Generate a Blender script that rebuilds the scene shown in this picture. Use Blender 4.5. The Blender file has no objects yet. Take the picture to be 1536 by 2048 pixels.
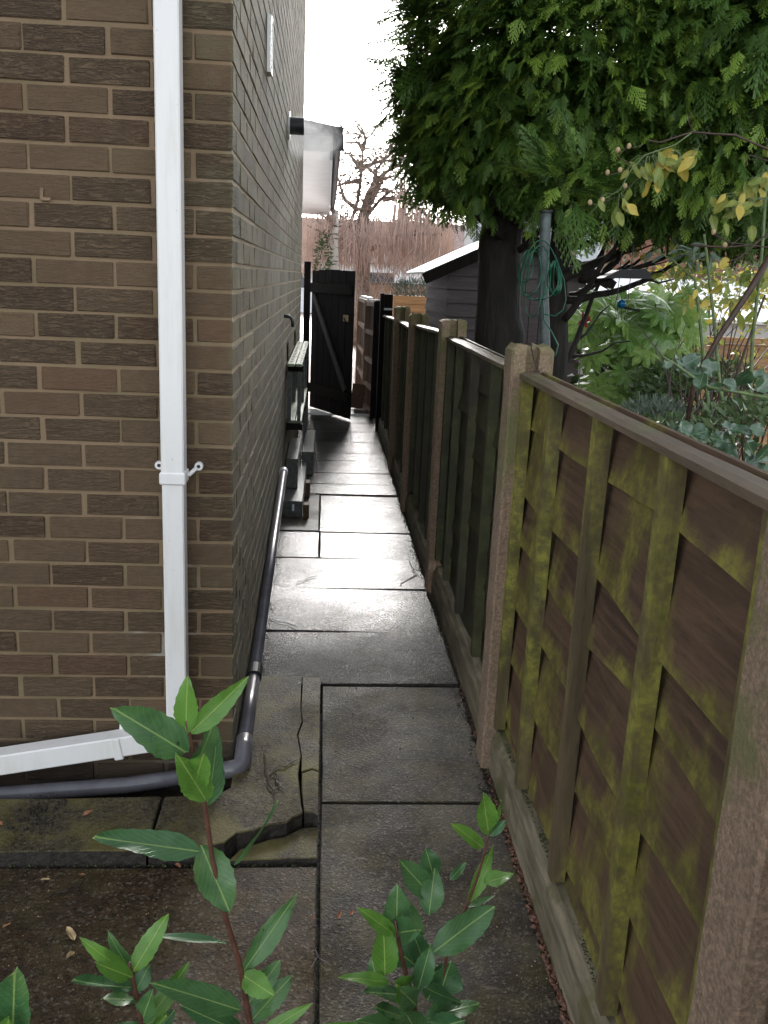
import bpy, bmesh, math, random
import numpy as np
from mathutils import Vector, Matrix
random.seed(7); rng = np.random.default_rng(7)
S = bpy.context.scene
# ------------------------------------------------------------------ camera
CAM_H = 1.6; F = 1800.0; PX, PY = 768.0, 1024.0
def unit(v): return v/np.linalg.norm(v)
_a = np.array([655-PX, 550-PY, F]); _b = np.array([1655-PX, 593-PY, F])
_Y = unit(_a); _U = unit(np.cross(_b, _a))
if _U[1] > 0: _U = -_U
RM = np.array([np.cross(_Y, _U), _Y, _U])
cd = bpy.data.cameras.new('camera'); cam = bpy.data.objects.new('camera', cd); S.collection.objects.link(cam); S.camera = cam
cd.sensor_fit = 'VERTICAL'; cd.sensor_height = 36; cd.sensor_width = 27; cd.lens = 36*F/2048; cd.clip_start = .02; cd.clip_end = 1500
M4 = Matrix.Identity(4)
for i in range(3):
    M4[i][0] = RM[i][0]; M4[i][1] = -RM[i][1]; M4[i][2] = -RM[i][2]
M4[2][3] = CAM_H; cam.matrix_world = M4
def _ray(px, py): return RM @ np.array([px-PX, py-PY, F])
def U(px, py, y):                       # the point at depth y that the photo shows at a pixel (measuring aid)
    d = _ray(px, py); t = y/d[1]; return Vector((d[0]*t, y, CAM_H+d[2]*t))
def G(px, py, z=0):
    d = _ray(px, py); t = (z-CAM_H)/d[2]; return Vector((d[0]*t, d[1]*t, z))
def UX(px, py, x):
    d = _ray(px, py); t = x/d[0]; return Vector((x, d[1]*t, CAM_H+d[2]*t))
# ------------------------------------------------------------------ sky, sun, exposure
SUN_EL, SUN_AZ = math.radians(21), math.radians(2)
W = bpy.data.worlds.new('World'); S.world = W; W.use_nodes = True
nt = W.node_tree; nt.nodes.clear()
sky = nt.nodes.new('ShaderNodeTexSky'); sky.sky_type = 'NISHITA'; sky.sun_disc = False
sky.sun_elevation = SUN_EL; sky.sun_rotation = SUN_AZ; sky.dust_density = 1.2; sky.air_density = 1.0; sky.ozone_density = 1.0
hs = nt.nodes.new('ShaderNodeHueSaturation'); hs.inputs['Saturation'].default_value = .26
bg = nt.nodes.new('ShaderNodeBackground'); bg.inputs['Strength'].default_value = .15
wo = nt.nodes.new('ShaderNodeOutputWorld')
nt.links.new(sky.outputs[0], hs.inputs['Color']); tn = nt.nodes.new('ShaderNodeMix'); tn.data_type = 'RGBA'; tn.blend_type = 'MULTIPLY'; tn.inputs[0].default_value = 1; tn.inputs[7].default_value = (.985, .995, 1.01, 1)
nt.links.new(hs.outputs[0], tn.inputs[6]); nt.links.new(tn.outputs[2], bg.inputs[0]); nt.links.new(bg.outputs[0], wo.inputs[0])
sl = bpy.data.lights.new('sun', 'SUN'); sl.energy = .75; sl.angle = math.radians(10); sl.color = (1, .97, .94)
so = bpy.data.objects.new('sun', sl); S.collection.objects.link(so)
sd = Vector((math.sin(SUN_AZ)*math.cos(SUN_EL), math.cos(SUN_AZ)*math.cos(SUN_EL), math.sin(SUN_EL)))
so.rotation_euler = sd.to_track_quat('Z', 'Y').to_euler(); so.location = (0, 30, 20)
S.view_settings.view_transform = 'Standard'; S.view_settings.look = 'None'; S.view_settings.gamma = 1
S.view_settings.use_curve_mapping = False; S.view_settings.exposure = 1.8
S.render.engine = 'CYCLES'
S.cycles.max_bounces = 8; S.cycles.transparent_max_bounces = 8; S.cycles.volume_step_rate = 2
S.cycles.use_denoising = True
# ------------------------------------------------------------------ material helpers
class Mat:
    def __init__(s, name):
        s.m = bpy.data.materials.new(name); s.m.use_nodes = True; s.t = s.m.node_tree; s.t.nodes.clear()
        s.out = s.t.nodes.new('ShaderNodeOutputMaterial'); s.b = s.t.nodes.new('ShaderNodeBsdfPrincipled')
        s.t.links.new(s.b.outputs[0], s.out.inputs[0]); s._pos = None
    def n(s, typ, ins=None, **kw):
        nd = s.t.nodes.new('ShaderNode'+typ)
        for k, v in kw.items(): setattr(nd, k, v)
        for k, v in (ins or {}).items(): s.put(nd.inputs[k], v)
        return nd
    def put(s, sock, v):
        if isinstance(v, bpy.types.NodeSocket): s.t.links.new(v, sock)
        else:
            if isinstance(v, tuple) and len(v) == 3 and sock.type == 'RGBA': v = v+(1,)
            sock.default_value = v
    @property
    def pos(s):
        if s._pos is None: s._pos = s.n('NewGeometry').outputs['Position']
        return s._pos
    def scale(s, v, sc): return s.n('VectorMath', {0: v, 1: sc}, operation='MULTIPLY').outputs[0]
    def noise(s, sc=5, det=4, rough=.55, vec=None, stretch=None, dist=0):
        v = vec or s.pos
        if stretch: v = s.scale(v, stretch)
        return s.n('TexNoise', {'Vector': v, 'Scale': sc, 'Detail': det, 'Roughness': rough, 'Distortion': dist}).outputs['Fac']
    def ramp(s, f, lo, hi, a=0., b=1.):
        return s.n('MapRange', {'Value': f, 1: lo, 2: hi, 3: a, 4: b}, interpolation_type='SMOOTHSTEP').outputs[0]
    def math(s, op, a, b=0.): return s.n('Math', {0: a, 1: b}, operation=op).outputs[0]
    def mul(s, a, b): return s.math('MULTIPLY', a, b)
    def mix(s, f, a, b, mode='MIX'):
        nd = s.n('Mix', data_type='RGBA', blend_type=mode, clamp_factor=True)
        s.put(nd.inputs[0], f); s.put(nd.inputs[6], a); s.put(nd.inputs[7], b); return nd.outputs[2]
    def xyz(s, v=None):
        return s.n('SeparateXYZ', {0: v or s.pos}).outputs
    def rnd(s):
        a = s.n('ObjectInfo').outputs['Random']; b = s.n('NewGeometry').outputs['Random Per Island']
        return s.math('FRACT', s.math('ADD', a, s.mul(b, 7.31)))
    def bump(s, h, strength=.5, dist=.005, prev=None):
        ins = {'Strength': strength, 'Distance': dist, 'Height': h}
        if prev: ins['Normal'] = prev
        return s.n('Bump', ins).outputs[0]
    def done(s, col=None, rough=None, nrm=None, **kw):
        if col is not None: s.put(s.b.inputs['Base Color'], col)
        if rough is not None: s.put(s.b.inputs['Roughness'], rough)
        if nrm is not None: s.put(s.b.inputs['Normal'], nrm)
        for k, v in kw.items(): s.put(s.b.inputs[k.replace('_', ' ')], v)
        return s.m
def simple(name, col, rough=.6, var=.25, sc=30, bump=.2, dist=.002, stretch=None, **kw):
    m = Mat(name); f = m.noise(sc, 5, .6, stretch=stretch)
    d = tuple(c*(1-var) for c in col); l = tuple(min(1, c*(1+var)) for c in col)
    c = m.mix(m.ramp(f, .3, .7), d, l)
    return m.done(c, rough, m.bump(f, bump, dist), **kw)
# brick
def brick_mat(name, dark, light, algae=True):
    m = Mat(name); r = m.rnd()
    base = m.mix(r, dark, light)
    r2 = m.math('FRACT', m.mul(r, 13.7))
    base = m.mix(m.mul(m.ramp(r2, .7, 1), .55), base, (dark[0]*1.25, dark[1]*.92, dark[2]*.85))
    big = m.noise(2.3, 4); mott = m.noise(38, 6, .7); fine = m.noise(260, 4, .7)
    base = m.mix(m.ramp(mott, .3, .75), base, m.mix(.5, base, (light[0]*1.25, light[1]*1.25, light[2]*1.2)))
    if algae:
        x, y, z = m.xyz()
        side = m.ramp(x, -.284, -.271); near = m.ramp(x, -.62, -.27, 0, .5)
        g = m.math('MAXIMUM', m.mul(side, m.ramp(big, .3, .6, .35, .95)), m.mul(near, m.ramp(m.noise(5, 5), .42, .65)))
        g = m.math('MAXIMUM', g, m.mul(m.ramp(m.noise(1.6, 5), .5, .7), .2))
        base = m.mix(m.mul(g, .8), base, m.mix(m.noise(20, 4), (.085, .080, .038), (.20, .18, .10)))
        # darker water staining streaks on the side wall
        st = m.noise(1, 5, .6, stretch=(4, 4.5, .35))
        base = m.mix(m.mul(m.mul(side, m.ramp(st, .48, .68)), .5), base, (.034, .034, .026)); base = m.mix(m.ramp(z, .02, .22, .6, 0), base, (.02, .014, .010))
    base = m.mix(m.ramp(fine, .56, .72, 0, .7), base, (.03, .02, .012))
    wr = m.noise(1, 5, .62, stretch=(22, 22, 120), dist=1.2)
    wamt = m.ramp(m.math('FRACT', m.mul(r, 29.3)), .3, .95, .15, 1)
    h = m.math('ADD', m.mul(m.ramp(wr, .40, .60), wamt), m.mul(fine, .45)); base = m.mix(m.mul(m.ramp(wr, .36, .46, .26, 0), wamt), base, (.022, .014, .008))
    return m.done(base, .82, m.bump(h, .95, .006))
BRICK = brick_mat('brick_brown', (.088, .054, .029), (.120, .077, .041))
m = Mat('mortar'); f = m.noise(7, 5); f2 = m.noise(150, 4)
c = m.mix(f, (.185, .122, .070), (.275, .190, .115)); c = m.mix(m.ramp(m.noise(3, 4), .6, .75), c, (.5, .47, .43))
x, y, z = m.xyz(); c = m.mix(m.mul(m.ramp(m.noise(4, 4), .42, .62), .45), c, (.13, .11, .05)); c = m.mix(m.mul(m.ramp(x, -.276, -.272), .6), c, (.40, .33, .23)); c = m.mix(m.ramp(z, .0, .2, .75, 0), c, (.025, .02, .014))
c = m.mix(m.ramp(f2, .6, .75, 0, .4), c, (.12, .09, .06))
MORTAR = m.done(c, .9, m.bump(f2, .6, .003))
# wet slabs
def slab_mat(name, a, b, moss=0., wet=1.):
    m = Mat(name); r = m.n('ObjectInfo').outputs['Random']
    big = m.noise(2.2, 5, .6); grain = m.noise(170, 3, .8); mid = m.noise(26, 5, .6)
    vor = m.n('TexVoronoi', {'Vector': m.pos, 'Scale': 150.}, feature='F1').outputs['Distance']
    c = m.mix(big, a, b); c = m.mix(m.ramp(mid, .35, .7, 0, .7), c, tuple(k*.5 for k in a))
    peb = m.n('TexVoronoi', {'Vector': m.pos, 'Scale': 150.}, feature='F1'); pc = m.xyz(peb.outputs['Color'])[0]
    c = m.mix(m.ramp(pc, .82, .94, 0, .65), c, (.15, .13, .10)); c = m.mix(m.ramp(pc, .30, .12, 0, .7), c, (.010, .008, .006))
    c = m.mix(m.ramp(m.noise(3.1, 6, .7), .50, .66, 0, .55), c, tuple(k*.35 for k in a)); c = m.mix(m.mul(r, .35), c, tuple(k*.55 for k in b))
    if moss: c = m.mix(m.mul(m.ramp(m.noise(6, 6, .65), .4, .62), moss), c, (.17, .145, .045))
    x, y, z = m.xyz(); far = m.ramp(y, 3.2, 4.4)
    worn = m.ramp(m.noise(2.2, 5, .65), .3, .7, .65, 1)
    grit = m.mul(worn, m.math('SUBTRACT', 1.1, m.mul(far, .82)))
    pit = m.ramp(m.noise(95, 4, .8), .35, .65)
    h = m.mul(m.math('ADD', m.mul(vor, 1.1), m.mul(pit, 1.0)), grit)
    n1 = m.bump(m.noise(6, 2), .10, .003); n2 = m.bump(h, .75, .0030, n1)
    ro = m.math('ADD', m.ramp(m.noise(7, 6, .65), .3, .7, 0, .07), m.math('SUBTRACT', .20 if wet > .5 else .46, m.mul(far, .03)))
    return m.done(c, ro, n2, **{'Specular_IOR_Level': m.math('MULTIPLY', .13+.22*wet, m.ramp(m.noise(2.6, 5, .62), .34, .62, 1.25 if wet > .5 else 1.6, .45 if wet < 1 else .8)), 'IOR': 1.42})
SLAB = slab_mat('wet_paving', (.020, .018, .014), (.034, .030, .024))
SLAB_DRY = slab_mat('mossy_paving', (.075, .062, .036), (.115, .095, .058), .6, .25)
SLAB_BROWN = slab_mat('brown_paving', (.055, .035, .019), (.082, .052, .030), .12, .3)
SLAB_GREY = slab_mat('grey_paving', (.026, .019, .012), (.042, .031, .020), .2, .5)
BED = simple('jointing_dirt', (.022, .017, .012), .7, .5, 40, 1, .01)
GRAVEL = simple('litter_bits', (.12, .052, .03), .6, .6, 60, .5)
MOSS = simple('moss', (.035, .045, .012), .9, .5, 60, .5)
SOIL = simple('soil', (.035, .024, .016), .9, .5, 25, 1, .02)
# timber
def fence_mat(name, a, b, green=.4, gcol=(.20, .19, .035), grain=(2, 3, 40), pl_=.35):
    m = Mat(name); r = m.rnd()
    g = m.noise(1, 6, .65, stretch=grain, dist=.6); fine = m.noise(1, 5, .7, stretch=(grain[0]*6, grain[1]*6, grain[2]*4))
    c = m.mix(r, a, b); c = m.mix(m.ramp(g, .35, .7), c, tuple(k*1.55 for k in b)); c = m.mix(m.ramp(fine, .56, .7, 0, .6), c, tuple(k*.45 for k in a))
    al = m.noise(1, 6, .6, stretch=(3, 3, 1.4), dist=.8); drip = m.noise(1, 4, .5, stretch=(9, 9, 1.0))
    x, y, z = m.xyz(); pl = m.ramp(y, 1.8, 2.75, 0, .34)
    ed = m.n('Attribute', attribute_name='edge').outputs['Fac']
    sm = m.math('ADD', m.math('ADD', m.mul(al, .7), m.mul(drip, .3)), m.math('ADD', m.mul(pl, .35), m.mul(ed, .16)))
    gm = m.ramp(sm, .62-.25*green, .72-.2*green)
    br = m.ramp(m.noise(34, 5, .75), .36, .62, .3, 1)
    deep = m.mix(m.ramp(m.noise(9, 5, .7), .35, .65), tuple(k*.38 for k in gcol), gcol)
    c = m.mix(m.mul(gm, br), c, deep)
    h = m.math('ADD', g, m.mul(fine, .7))
    return m.done(c, .62, m.bump(h, .55, .0025))
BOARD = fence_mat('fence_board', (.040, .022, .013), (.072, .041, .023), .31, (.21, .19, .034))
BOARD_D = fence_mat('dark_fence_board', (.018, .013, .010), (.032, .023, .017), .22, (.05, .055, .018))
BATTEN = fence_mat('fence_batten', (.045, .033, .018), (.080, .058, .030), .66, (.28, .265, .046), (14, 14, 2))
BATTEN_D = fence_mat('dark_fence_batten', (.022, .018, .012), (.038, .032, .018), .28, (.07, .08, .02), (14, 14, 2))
CAP = fence_mat('fence_cap', (.06, .045, .03), (.10, .072, .047), .25, (.14, .14, .05), (14, 2, 14))
DARKWOOD = simple('dark_timber', (.012, .009, .008), .8, .4, 1, .5, .002, (30, 30, 3), Specular_IOR_Level=.15)
DARKRAIL = simple('dark_rail_timber', (.014, .012, .009), .8, .4, 1, .5, .002, (3, 30, 30), Specular_IOR_Level=.15)
BRACE = simple('weathered_brace', (.03, .027, .022), .6, .4, 20, .4)
m = Mat('concrete_post'); f = m.noise(9, 6, .6); g = m.noise(120, 5, .7); lic = m.noise(6, 5, .7)
x, y, z = m.xyz()
c = m.mix(f, (.23, .152, .100), (.42, .285, .195)); c = m.mix(m.ramp(g, .35, .7, .7, 0), c, (.09, .065, .04))
c = m.mix(m.ramp(m.math('ADD', m.mul(lic, .8), m.ramp(z, .3, 1.5, 0, .22)), .52, .66, 0, .8), c, (.14, .14, .05))
c = m.mix(m.ramp(m.noise(22, 4, .7), .68, .74, 0, .6), c, (.42, .38, .30))
POST = m.done(c, .85, m.bump(m.math('ADD', g, m.mul(f, 1.5)), .8, .006))
m = Mat('gravel_board'); f = m.noise(1, 6, .65, stretch=(20, 3, 26)); lic = m.noise(5, 6, .65)
c = m.mix(m.ramp(f, .3, .7), (.08, .064, .04), (.24, .20, .13)); c = m.mix(m.ramp(lic, .48, .62, 0, .85), c, (.085, .08, .028))
GBOARD = m.done(c, .8, m.bump(f, .7, .006))
m = Mat('white_pvc'); f = m.noise(1, 5, .6, stretch=(30, 30, 4)); g = m.noise(60, 4, .7)
c = m.mix(m.ramp(f, .45, .75, 0, .4), (.81, .79, .76), (.62, .58, .50)); c = m.mix(m.ramp(g, .66, .74, 0, .5), c, (.38, .36, .30)); PVC = m.done(c, .3, m.bump(m.noise(5, 3), .08, .01))
GREYPIPE = simple('grey_pipe', (.12, .115, .125), .28, .2, 12, .05)
BLACKPL = simple('black_plastic', (.010, .011, .013), .5, .2, 12, .05)
STEEL = simple('galvanised_pole', (.065, .082, .080), .45, .4, 25, .2)
HOSE = simple('green_cord', (.006, .085, .045), .4, .15, 25, .05)
WINDOWWHITE = simple('white_frame', (.75, .76, .78), .3, .05, 8, .02)
# leaves (uv: u along, v across)
def leaf_mat(name, a, b, vein, rough=.3, veins=True, trans=.0, spec=.5, alt=None):
    m = Mat(name); uv = m.n('UVMap').outputs[0]; u, v, _ = m.xyz(uv)
    r = m.n('ObjectInfo').outputs['Random']; r = m.math('FRACT', m.math('ADD', r, m.mul(m.n('Attribute', attribute_name='rnd').outputs['Fac'], 3.7)))
    c = m.mix(r, a, b); c = m.mix(m.ramp(m.noise(35, 4), .4, .7, 0, .5), c, tuple(k*.7 for k in a)); c = m.mix(m.ramp(m.noise(70, 3, .6), .68, .73, 0, .85), c, (.012, .02, .008)); c = m.mix(m.ramp(m.noise(16, 3), .62, .8, 0, .5), c, (b[0]*2, b[1]*1.5, b[2]))
    if alt: c = m.mix(m.ramp(m.math('FRACT', m.mul(r, 5.3)), .6, .85), c, alt)
    av = m.math('ABSOLUTE', m.math('SUBTRACT', v, .5))
    mid = m.ramp(av, .008, .03, 1, 0)
    h = m.mul(mid, 1.0)
    if veins:
        ph = m.math('SUBTRACT', m.mul(u, 9), m.mul(av, 7)); w = m.math('ABSOLUTE', m.math('SUBTRACT', m.math('FRACT', ph), .5))
        sv = m.ramp(w, .0, .09, 1, 0); c = m.mix(m.mul(sv, .22), c, vein); h = m.math('SUBTRACT', h, m.mul(sv, .4))
    c = m.mix(m.mul(mid, .85), c, vein)
    n = m.bump(m.math('ADD', h, m.mul(m.noise(45, 3), .8)), .35, .0025)
    ro = m.ramp(m.noise(28, 4), .35, .65, rough*.7, rough*1.5)
    m.done(c, ro, n, **{'Specular_IOR_Level': spec})
    if trans:
        tr = m.n('BsdfTranslucent', {'Color': c}); ms = m.n('MixShader', {0: trans}); m.t.links.new(m.b.outputs[0], ms.inputs[1]); m.t.links.new(tr.outputs[0], ms.inputs[2]); m.t.links.new(ms.outputs[0], m.out.inputs[0])
    return m.m
LAUREL = leaf_mat('laurel_leaf', (.040, .120, .042), (.080, .175, .055), (.26, .38, .12), .36, trans=.15)
LAUREL_Y = leaf_mat('young_laurel_leaf', (.085, .20, .03), (.13, .28, .045), (.30, .42, .10), .35, trans=.2)
FATSIA = leaf_mat('fatsia_leaf', (.13, .26, .06), (.28, .42, .10), (.38, .46, .18), .26, trans=.2)
ROUND = leaf_mat('round_leaf', (.03, .075, .035), (.06, .12, .055), (.14, .22, .10), .13, trans=.05, spec=.8)
ROSE = leaf_mat('rose_leaf', (.20, .27, .05), (.34, .36, .07), (.45, .45, .15), .4, trans=.3, alt=(.60, .46, .08))
SHRUB = leaf_mat('shrub_leaf', (.06, .11, .045), (.13, .19, .07), (.2, .26, .1), .4, False, .15)
LAVENDER = leaf_mat('lavender_leaf', (.11, .15, .11), (.17, .22, .16), (.2, .24, .2), .6, False)
REDSTEM = simple('red_stem', (.11, .045, .03), .45, .3, 60, .2)
GREENSTEM = simple('green_stem', (.12, .17, .06), .5, .3, 40, .2)
BROWNSTEM = simple('brown_stem', (.06, .032, .022), .55, .3, 40, .3)
BARK = simple('dark_bark', (.014, .011, .008), .85, .5, 1, 1, .02, (26, 26, 5))
DEADLEAF = simple('dead_leaf', (.24, .10, .045), .5, .5, 50, .5)
PALELEAF = simple('pale_dead_leaf', (.42, .30, .15), .5, .3, 50, .5)
TWIG = simple('twig_bark', (.02, .014, .01), .6, .3, 50, .5)
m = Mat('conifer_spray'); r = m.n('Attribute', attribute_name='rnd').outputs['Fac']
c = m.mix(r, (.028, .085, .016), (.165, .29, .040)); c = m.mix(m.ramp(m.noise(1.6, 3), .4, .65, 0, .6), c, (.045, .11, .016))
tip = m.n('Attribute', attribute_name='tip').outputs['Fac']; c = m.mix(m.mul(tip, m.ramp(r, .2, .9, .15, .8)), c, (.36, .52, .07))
m.done(c, .5)
tr = m.n('BsdfTranslucent', {'Color': c}); ms = m.n('MixShader', {0: .18}); m.t.links.new(m.b.outputs[0], ms.inputs[1]); m.t.links.new(tr.outputs[0], ms.inputs[2]); m.t.links.new(ms.outputs[0], m.out.inputs[0])
SPRAY = m.m
WILLOWTWIG = simple('reddish_twig', (.48, .35, .29), .7, .3, 3, .1)  # lightened colour stands in for haze over the far twigs
WILLOWBARK = simple('pale_tree_bark', (.21, .155, .12), .8, .4, 12, .5, .01)
m = Mat('birch_bark'); f = m.noise(1, 5, .6, stretch=(3, 3, 16)); c = m.mix(m.ramp(f, .56, .66), (.62, .57, .50), (.07, .05, .04)); BIRCH = m.done(c, .7)
SHEDWOOD = simple('purple_shed_board', (.075, .058, .064), .6, .25, 1, .4, .002, (4, 4, 40))
FELT = simple('frosted_skylit_felt', (.62, .66, .68), .5, .15, 30, .4, .003)  # white colour covers both frost and the sky reflected off the shed roof
ORANGE = simple('orange_slat', (.42, .22, .095), .6, .3, 1, .4, .003, (2, 20, 30))
ORANGE2 = simple('orange_board', (.48, .25, .10), .6, .25, 1, .4, .003, (2, 20, 30))
TANWOOD = simple('tan_fence_timber', (.30, .21, .14), .6, .3, 1, .4, .003, (20, 20, 2))
BROWNWOOD = simple('brown_fence_board', (.11, .068, .05), .6, .3, 1, .4, .003, (20, 20, 2))
GREYTIMBER = simple('wet_grey_timber', (.085, .09, .082), .28, .4, 1, .5, .003, (30, 3, 30))
GREENTIMBER = simple('algae_timber', (.24, .27, .17), .4, .4, 1, .5, .003, (20, 3, 30))
ENDWOOD = simple('sawn_end', (.10, .055, .03), .7, .3, 50, .4)
FARBRICK = brick_mat('red_brick', (.24, .10, .065), (.36, .17, .11), False)
SLATE = simple('grey_roof_tile', (.16, .17, .20), .42, .25, 14, .3, .003)
ROOFBROWN = simple('brown_roof', (.30, .21, .18), .8, .25, 6, .4)  # distance haze is mixed into this paler roof colour
RENDER = simple('white_render', (.80, .80, .80), .8, .04, 6, .1)
GLASS = simple('window_glass', (.05, .06, .07), .06, .1, 4, .0)
FROST = simple('frosted_sheet', (.82, .84, .82), .4, .04, 5, .1)
m = Mat('pink_block_paving')
bt = m.n('TexBrick', {'Vector': m.pos, 'Color1': (.48, .33, .27, 1), 'Color2': (.40, .27, .22, 1), 'Mortar': (.22, .16, .13, 1), 'Scale': 1., 'Mortar Size': .006, 'Brick Width': .6, 'Row Height': .6}, offset=0)
DRIVE = m.done(m.mix(m.noise(6, 4), bt.outputs['Color'], (.44, .32, .27)), .35, m.bump(m.noise(60, 4), .3, .003))
SOFFIT = simple('soffit_board', (.62, .64, .66), .35, .06, 6, .05)
BLUEGLASS = simple('blue_glass', (.0, .09, .22), .08, .1, 8, .0)
REDFLOWER = simple('red_flower', (.35, .03, .02), .5, .3, 30, .1)
m = Mat('steam'); m.t.nodes.remove(m.b)
pv = m.n('VolumePrincipled', {'Color': (1, 1, 1)}); tc = m.n('TexCoord').outputs['Object']
ln = m.n('VectorMath', {0: tc}, operation='LENGTH').outputs['Value']
m.put(pv.inputs['Density'], m.mul(m.mul(m.ramp(ln, .2, 1., 1, 0), m.ramp(m.noise(7, 5, .6, vec=m.pos, dist=1.), .42, .66)), 11)); pv.inputs['Anisotropy'].default_value = .3
m.t.links.new(pv.outputs[0], m.out.inputs['Volume']); STEAM = m.m
# ------------------------------------------------------------------ mesh helpers
COL = S.collection
def link(o, parent=None):
    COL.objects.link(o)
    if parent: o.parent = parent
    return o
ROOT = {}
def origin_of(o):
    v = Vector(o.location)
    while o.parent: o = o.parent; v += Vector(o.location)
    return v
def thing(name, label, cat, loc, group=None, kind=None):
    o = bpy.data.objects.new(name, None); o.empty_display_size = .1; link(o); o.location = loc
    return tag(o, label, cat, group, kind)
def tag(o, label=None, cat=None, group=None, kind=None):
    if label: o['label'] = label
    if cat: o['category'] = cat
    if group: o['group'] = group
    if kind: o['kind'] = kind
    return o
class MB:
    def __init__(s): s.v = []; s.f = []; s.uv = None; s.att = {}
    def add(s, vs, fs):
        k = len(s.v); s.v += [tuple(v) for v in vs]; s.f += [tuple(i+k for i in f) for f in fs]; return s
    def box(s, a, b, jit=0):
        x0, y0, z0 = a; x1, y1, z1 = b
        vs = [(x, y, z) for x in (x0, x1) for y in (y0, y1) for z in (z0, z1)]
        if jit: vs = [tuple(c+random.uniform(-jit, jit) for c in v) for v in vs]
        return s.add(vs, [(0, 1, 3, 2), (4, 6, 7, 5), (0, 4, 5, 1), (2, 3, 7, 6), (0, 2, 6, 4), (1, 5, 7, 3)])
    def bar(s, p, q, w, h, up=(0, 0, 1)):
        p = Vector(p); q = Vector(q); d = (q-p).normalized(); r = d.cross(Vector(up))
        if r.length < 1e-4: r = d.cross(Vector((1, 0, 0)))
        r.normalize(); u = r.cross(d); vs = []
        for c in (p, q):
            for a, b in ((-1, -1), (1, -1), (1, 1), (-1, 1)): vs.append(c+r*(a*w/2)+u*(b*h/2))
        return s.add(vs, [(0, 3, 2, 1), (4, 5, 6, 7), (0, 1, 5, 4), (1, 2, 6, 5), (2, 3, 7, 6), (3, 0, 4, 7)])
    def tube(s, pts, rad, n=8, cap=True):
        pts = [Vector(p) for p in pts]; m = len(pts)
        rr = rad if isinstance(rad, (list, tuple)) else [rad]*m
        k = len(s.v); prev = None
        for i, p in enumerate(pts):
            d = (pts[min(i+1, m-1)]-pts[max(i-1, 0)]).normalized()
            if prev is None:
                r = d.orthogonal().normalized()
            else:
                r = prev-d*prev.dot(d)
                r = r.normalized() if r.length > 1e-5 else d.orthogonal().normalized()
            prev = r; u = d.cross(r)
            for j in range(n):
                a = 2*math.pi*j/n; s.v.append(tuple(p+(r*math.cos(a)+u*math.sin(a))*rr[i]))
        for i in range(m-1):
            for j in range(n):
                a = k+i*n+j; b = k+i*n+(j+1) % n; s.f.append((a, b, b+n, a+n))
        if cap: s.f.append(tuple(k+j for j in range(n))[::-1]); s.f.append(tuple(k+(m-1)*n+j for j in range(n)))
        return s
    def build(s, name, mat, parent=None, smooth=False, label=None, kind=None, bevel=0):
        off = origin_of(parent) if parent else Vector((0, 0, 0)); o3 = None
        if parent is None:
            xs = np.array(s.v); lo = xs.min(0); hi = xs.max(0); off = Vector(((lo[0]+hi[0])/2, (lo[1]+hi[1])/2, lo[2]))
        me = bpy.data.meshes.new(name); me.from_pydata([(v[0]-off[0], v[1]-off[1], v[2]-off[2]) for v in s.v], [], s.f)
        if s.uv:
            ul = me.uv_layers.new(name='UVMap'); vi = np.empty(len(me.loops), int); me.loops.foreach_get('vertex_index', vi)
            ul.data.foreach_set('uv', np.array(s.uv, float)[vi].ravel())
        for an, vals in s.att.items():
            at = me.attributes.new(an, 'FLOAT', 'POINT'); at.data.foreach_set('value', np.array(vals, dtype=np.float32))
        me.materials.append(mat)
        if smooth: me.polygons.foreach_set('use_smooth', [True]*len(me.polygons))
        if bevel:
            bm = bmesh.new(); bm.from_mesh(me); bmesh.ops.bevel(bm, geom=list(bm.edges), offset=bevel, segments=1, affect='EDGES', clamp_overlap=True); bm.to_mesh(me); bm.free()
        o = bpy.data.objects.new(name, me); link(o, parent)
        if parent is None: o.location = off
        if label: o['label'] = label
        if kind: o['kind'] = kind
        return o
def copyobj(o, parent, loc, rot=None, scale=None):
    c = o.copy(); COL.objects.link(c); c.parent = parent; c.location = loc
    if rot: c.rotation_euler = rot
    if scale: c.scale = scale
    return c
def npmesh(name, V, Fc, mat, parent=None, atts=None, kind='stuff', uv=None):
    """V (n,3), Fc (m,k) same-size faces"""
    off = np.array(origin_of(parent)) if parent else np.zeros(3)
    me = bpy.data.meshes.new(name); n = len(V); m_, k = Fc.shape
    me.vertices.add(n); me.vertices.foreach_set('co', (V-off).astype(np.float32).ravel())
    me.loops.add(m_*k); me.loops.foreach_set('vertex_index', Fc.astype(np.int32).ravel())
    me.polygons.add(m_); me.polygons.foreach_set('loop_start', np.arange(0, m_*k, k, dtype=np.int32))
    try: me.polygons.foreach_set('loop_total', np.full(m_, k, dtype=np.int32))
    except Exception: pass
    me.update(calc_edges=True)
    for an, vals in (atts or {}).items():
        at = me.attributes.new(an, 'FLOAT', 'POINT'); at.data.foreach_set('value', vals.astype(np.float32))
    if uv is not None:
        ul = me.uv_layers.new(name='UVMap'); ul.data.foreach_set('uv', uv[Fc.ravel()].astype(np.float32).ravel())
    me.materials.append(mat); o = bpy.data.objects.new(name, me); link(o, parent)
    if kind: o['kind'] = kind
    return o
def R_(a, b): return random.uniform(a, b)

# ================================================================== GROUND
b = MB().box((-300, -300, -.30), (300, 300, -.12)); tag(b.build('ground', SOIL), kind='structure')
path = MB().box((-1.9, .5, -.118), (.59, 10.6, -.062)).build('path', BED); tag(path, kind='structure')
drive = MB().box((-9, 10.62, -.10), (6, 39, -.01)).build('driveway', DRIVE); tag(drive, kind='structure')
gs = MB().box((.70, -2, -.11), (14, 10.6, .02)).build('garden_soil', SOIL); tag(gs, kind='structure')
pb = MB().box((-2.6, -1.5, -.11), (.58, 1.0, -.04)).build('planting_bed', SOIL); tag(pb, kind='structure')

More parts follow.
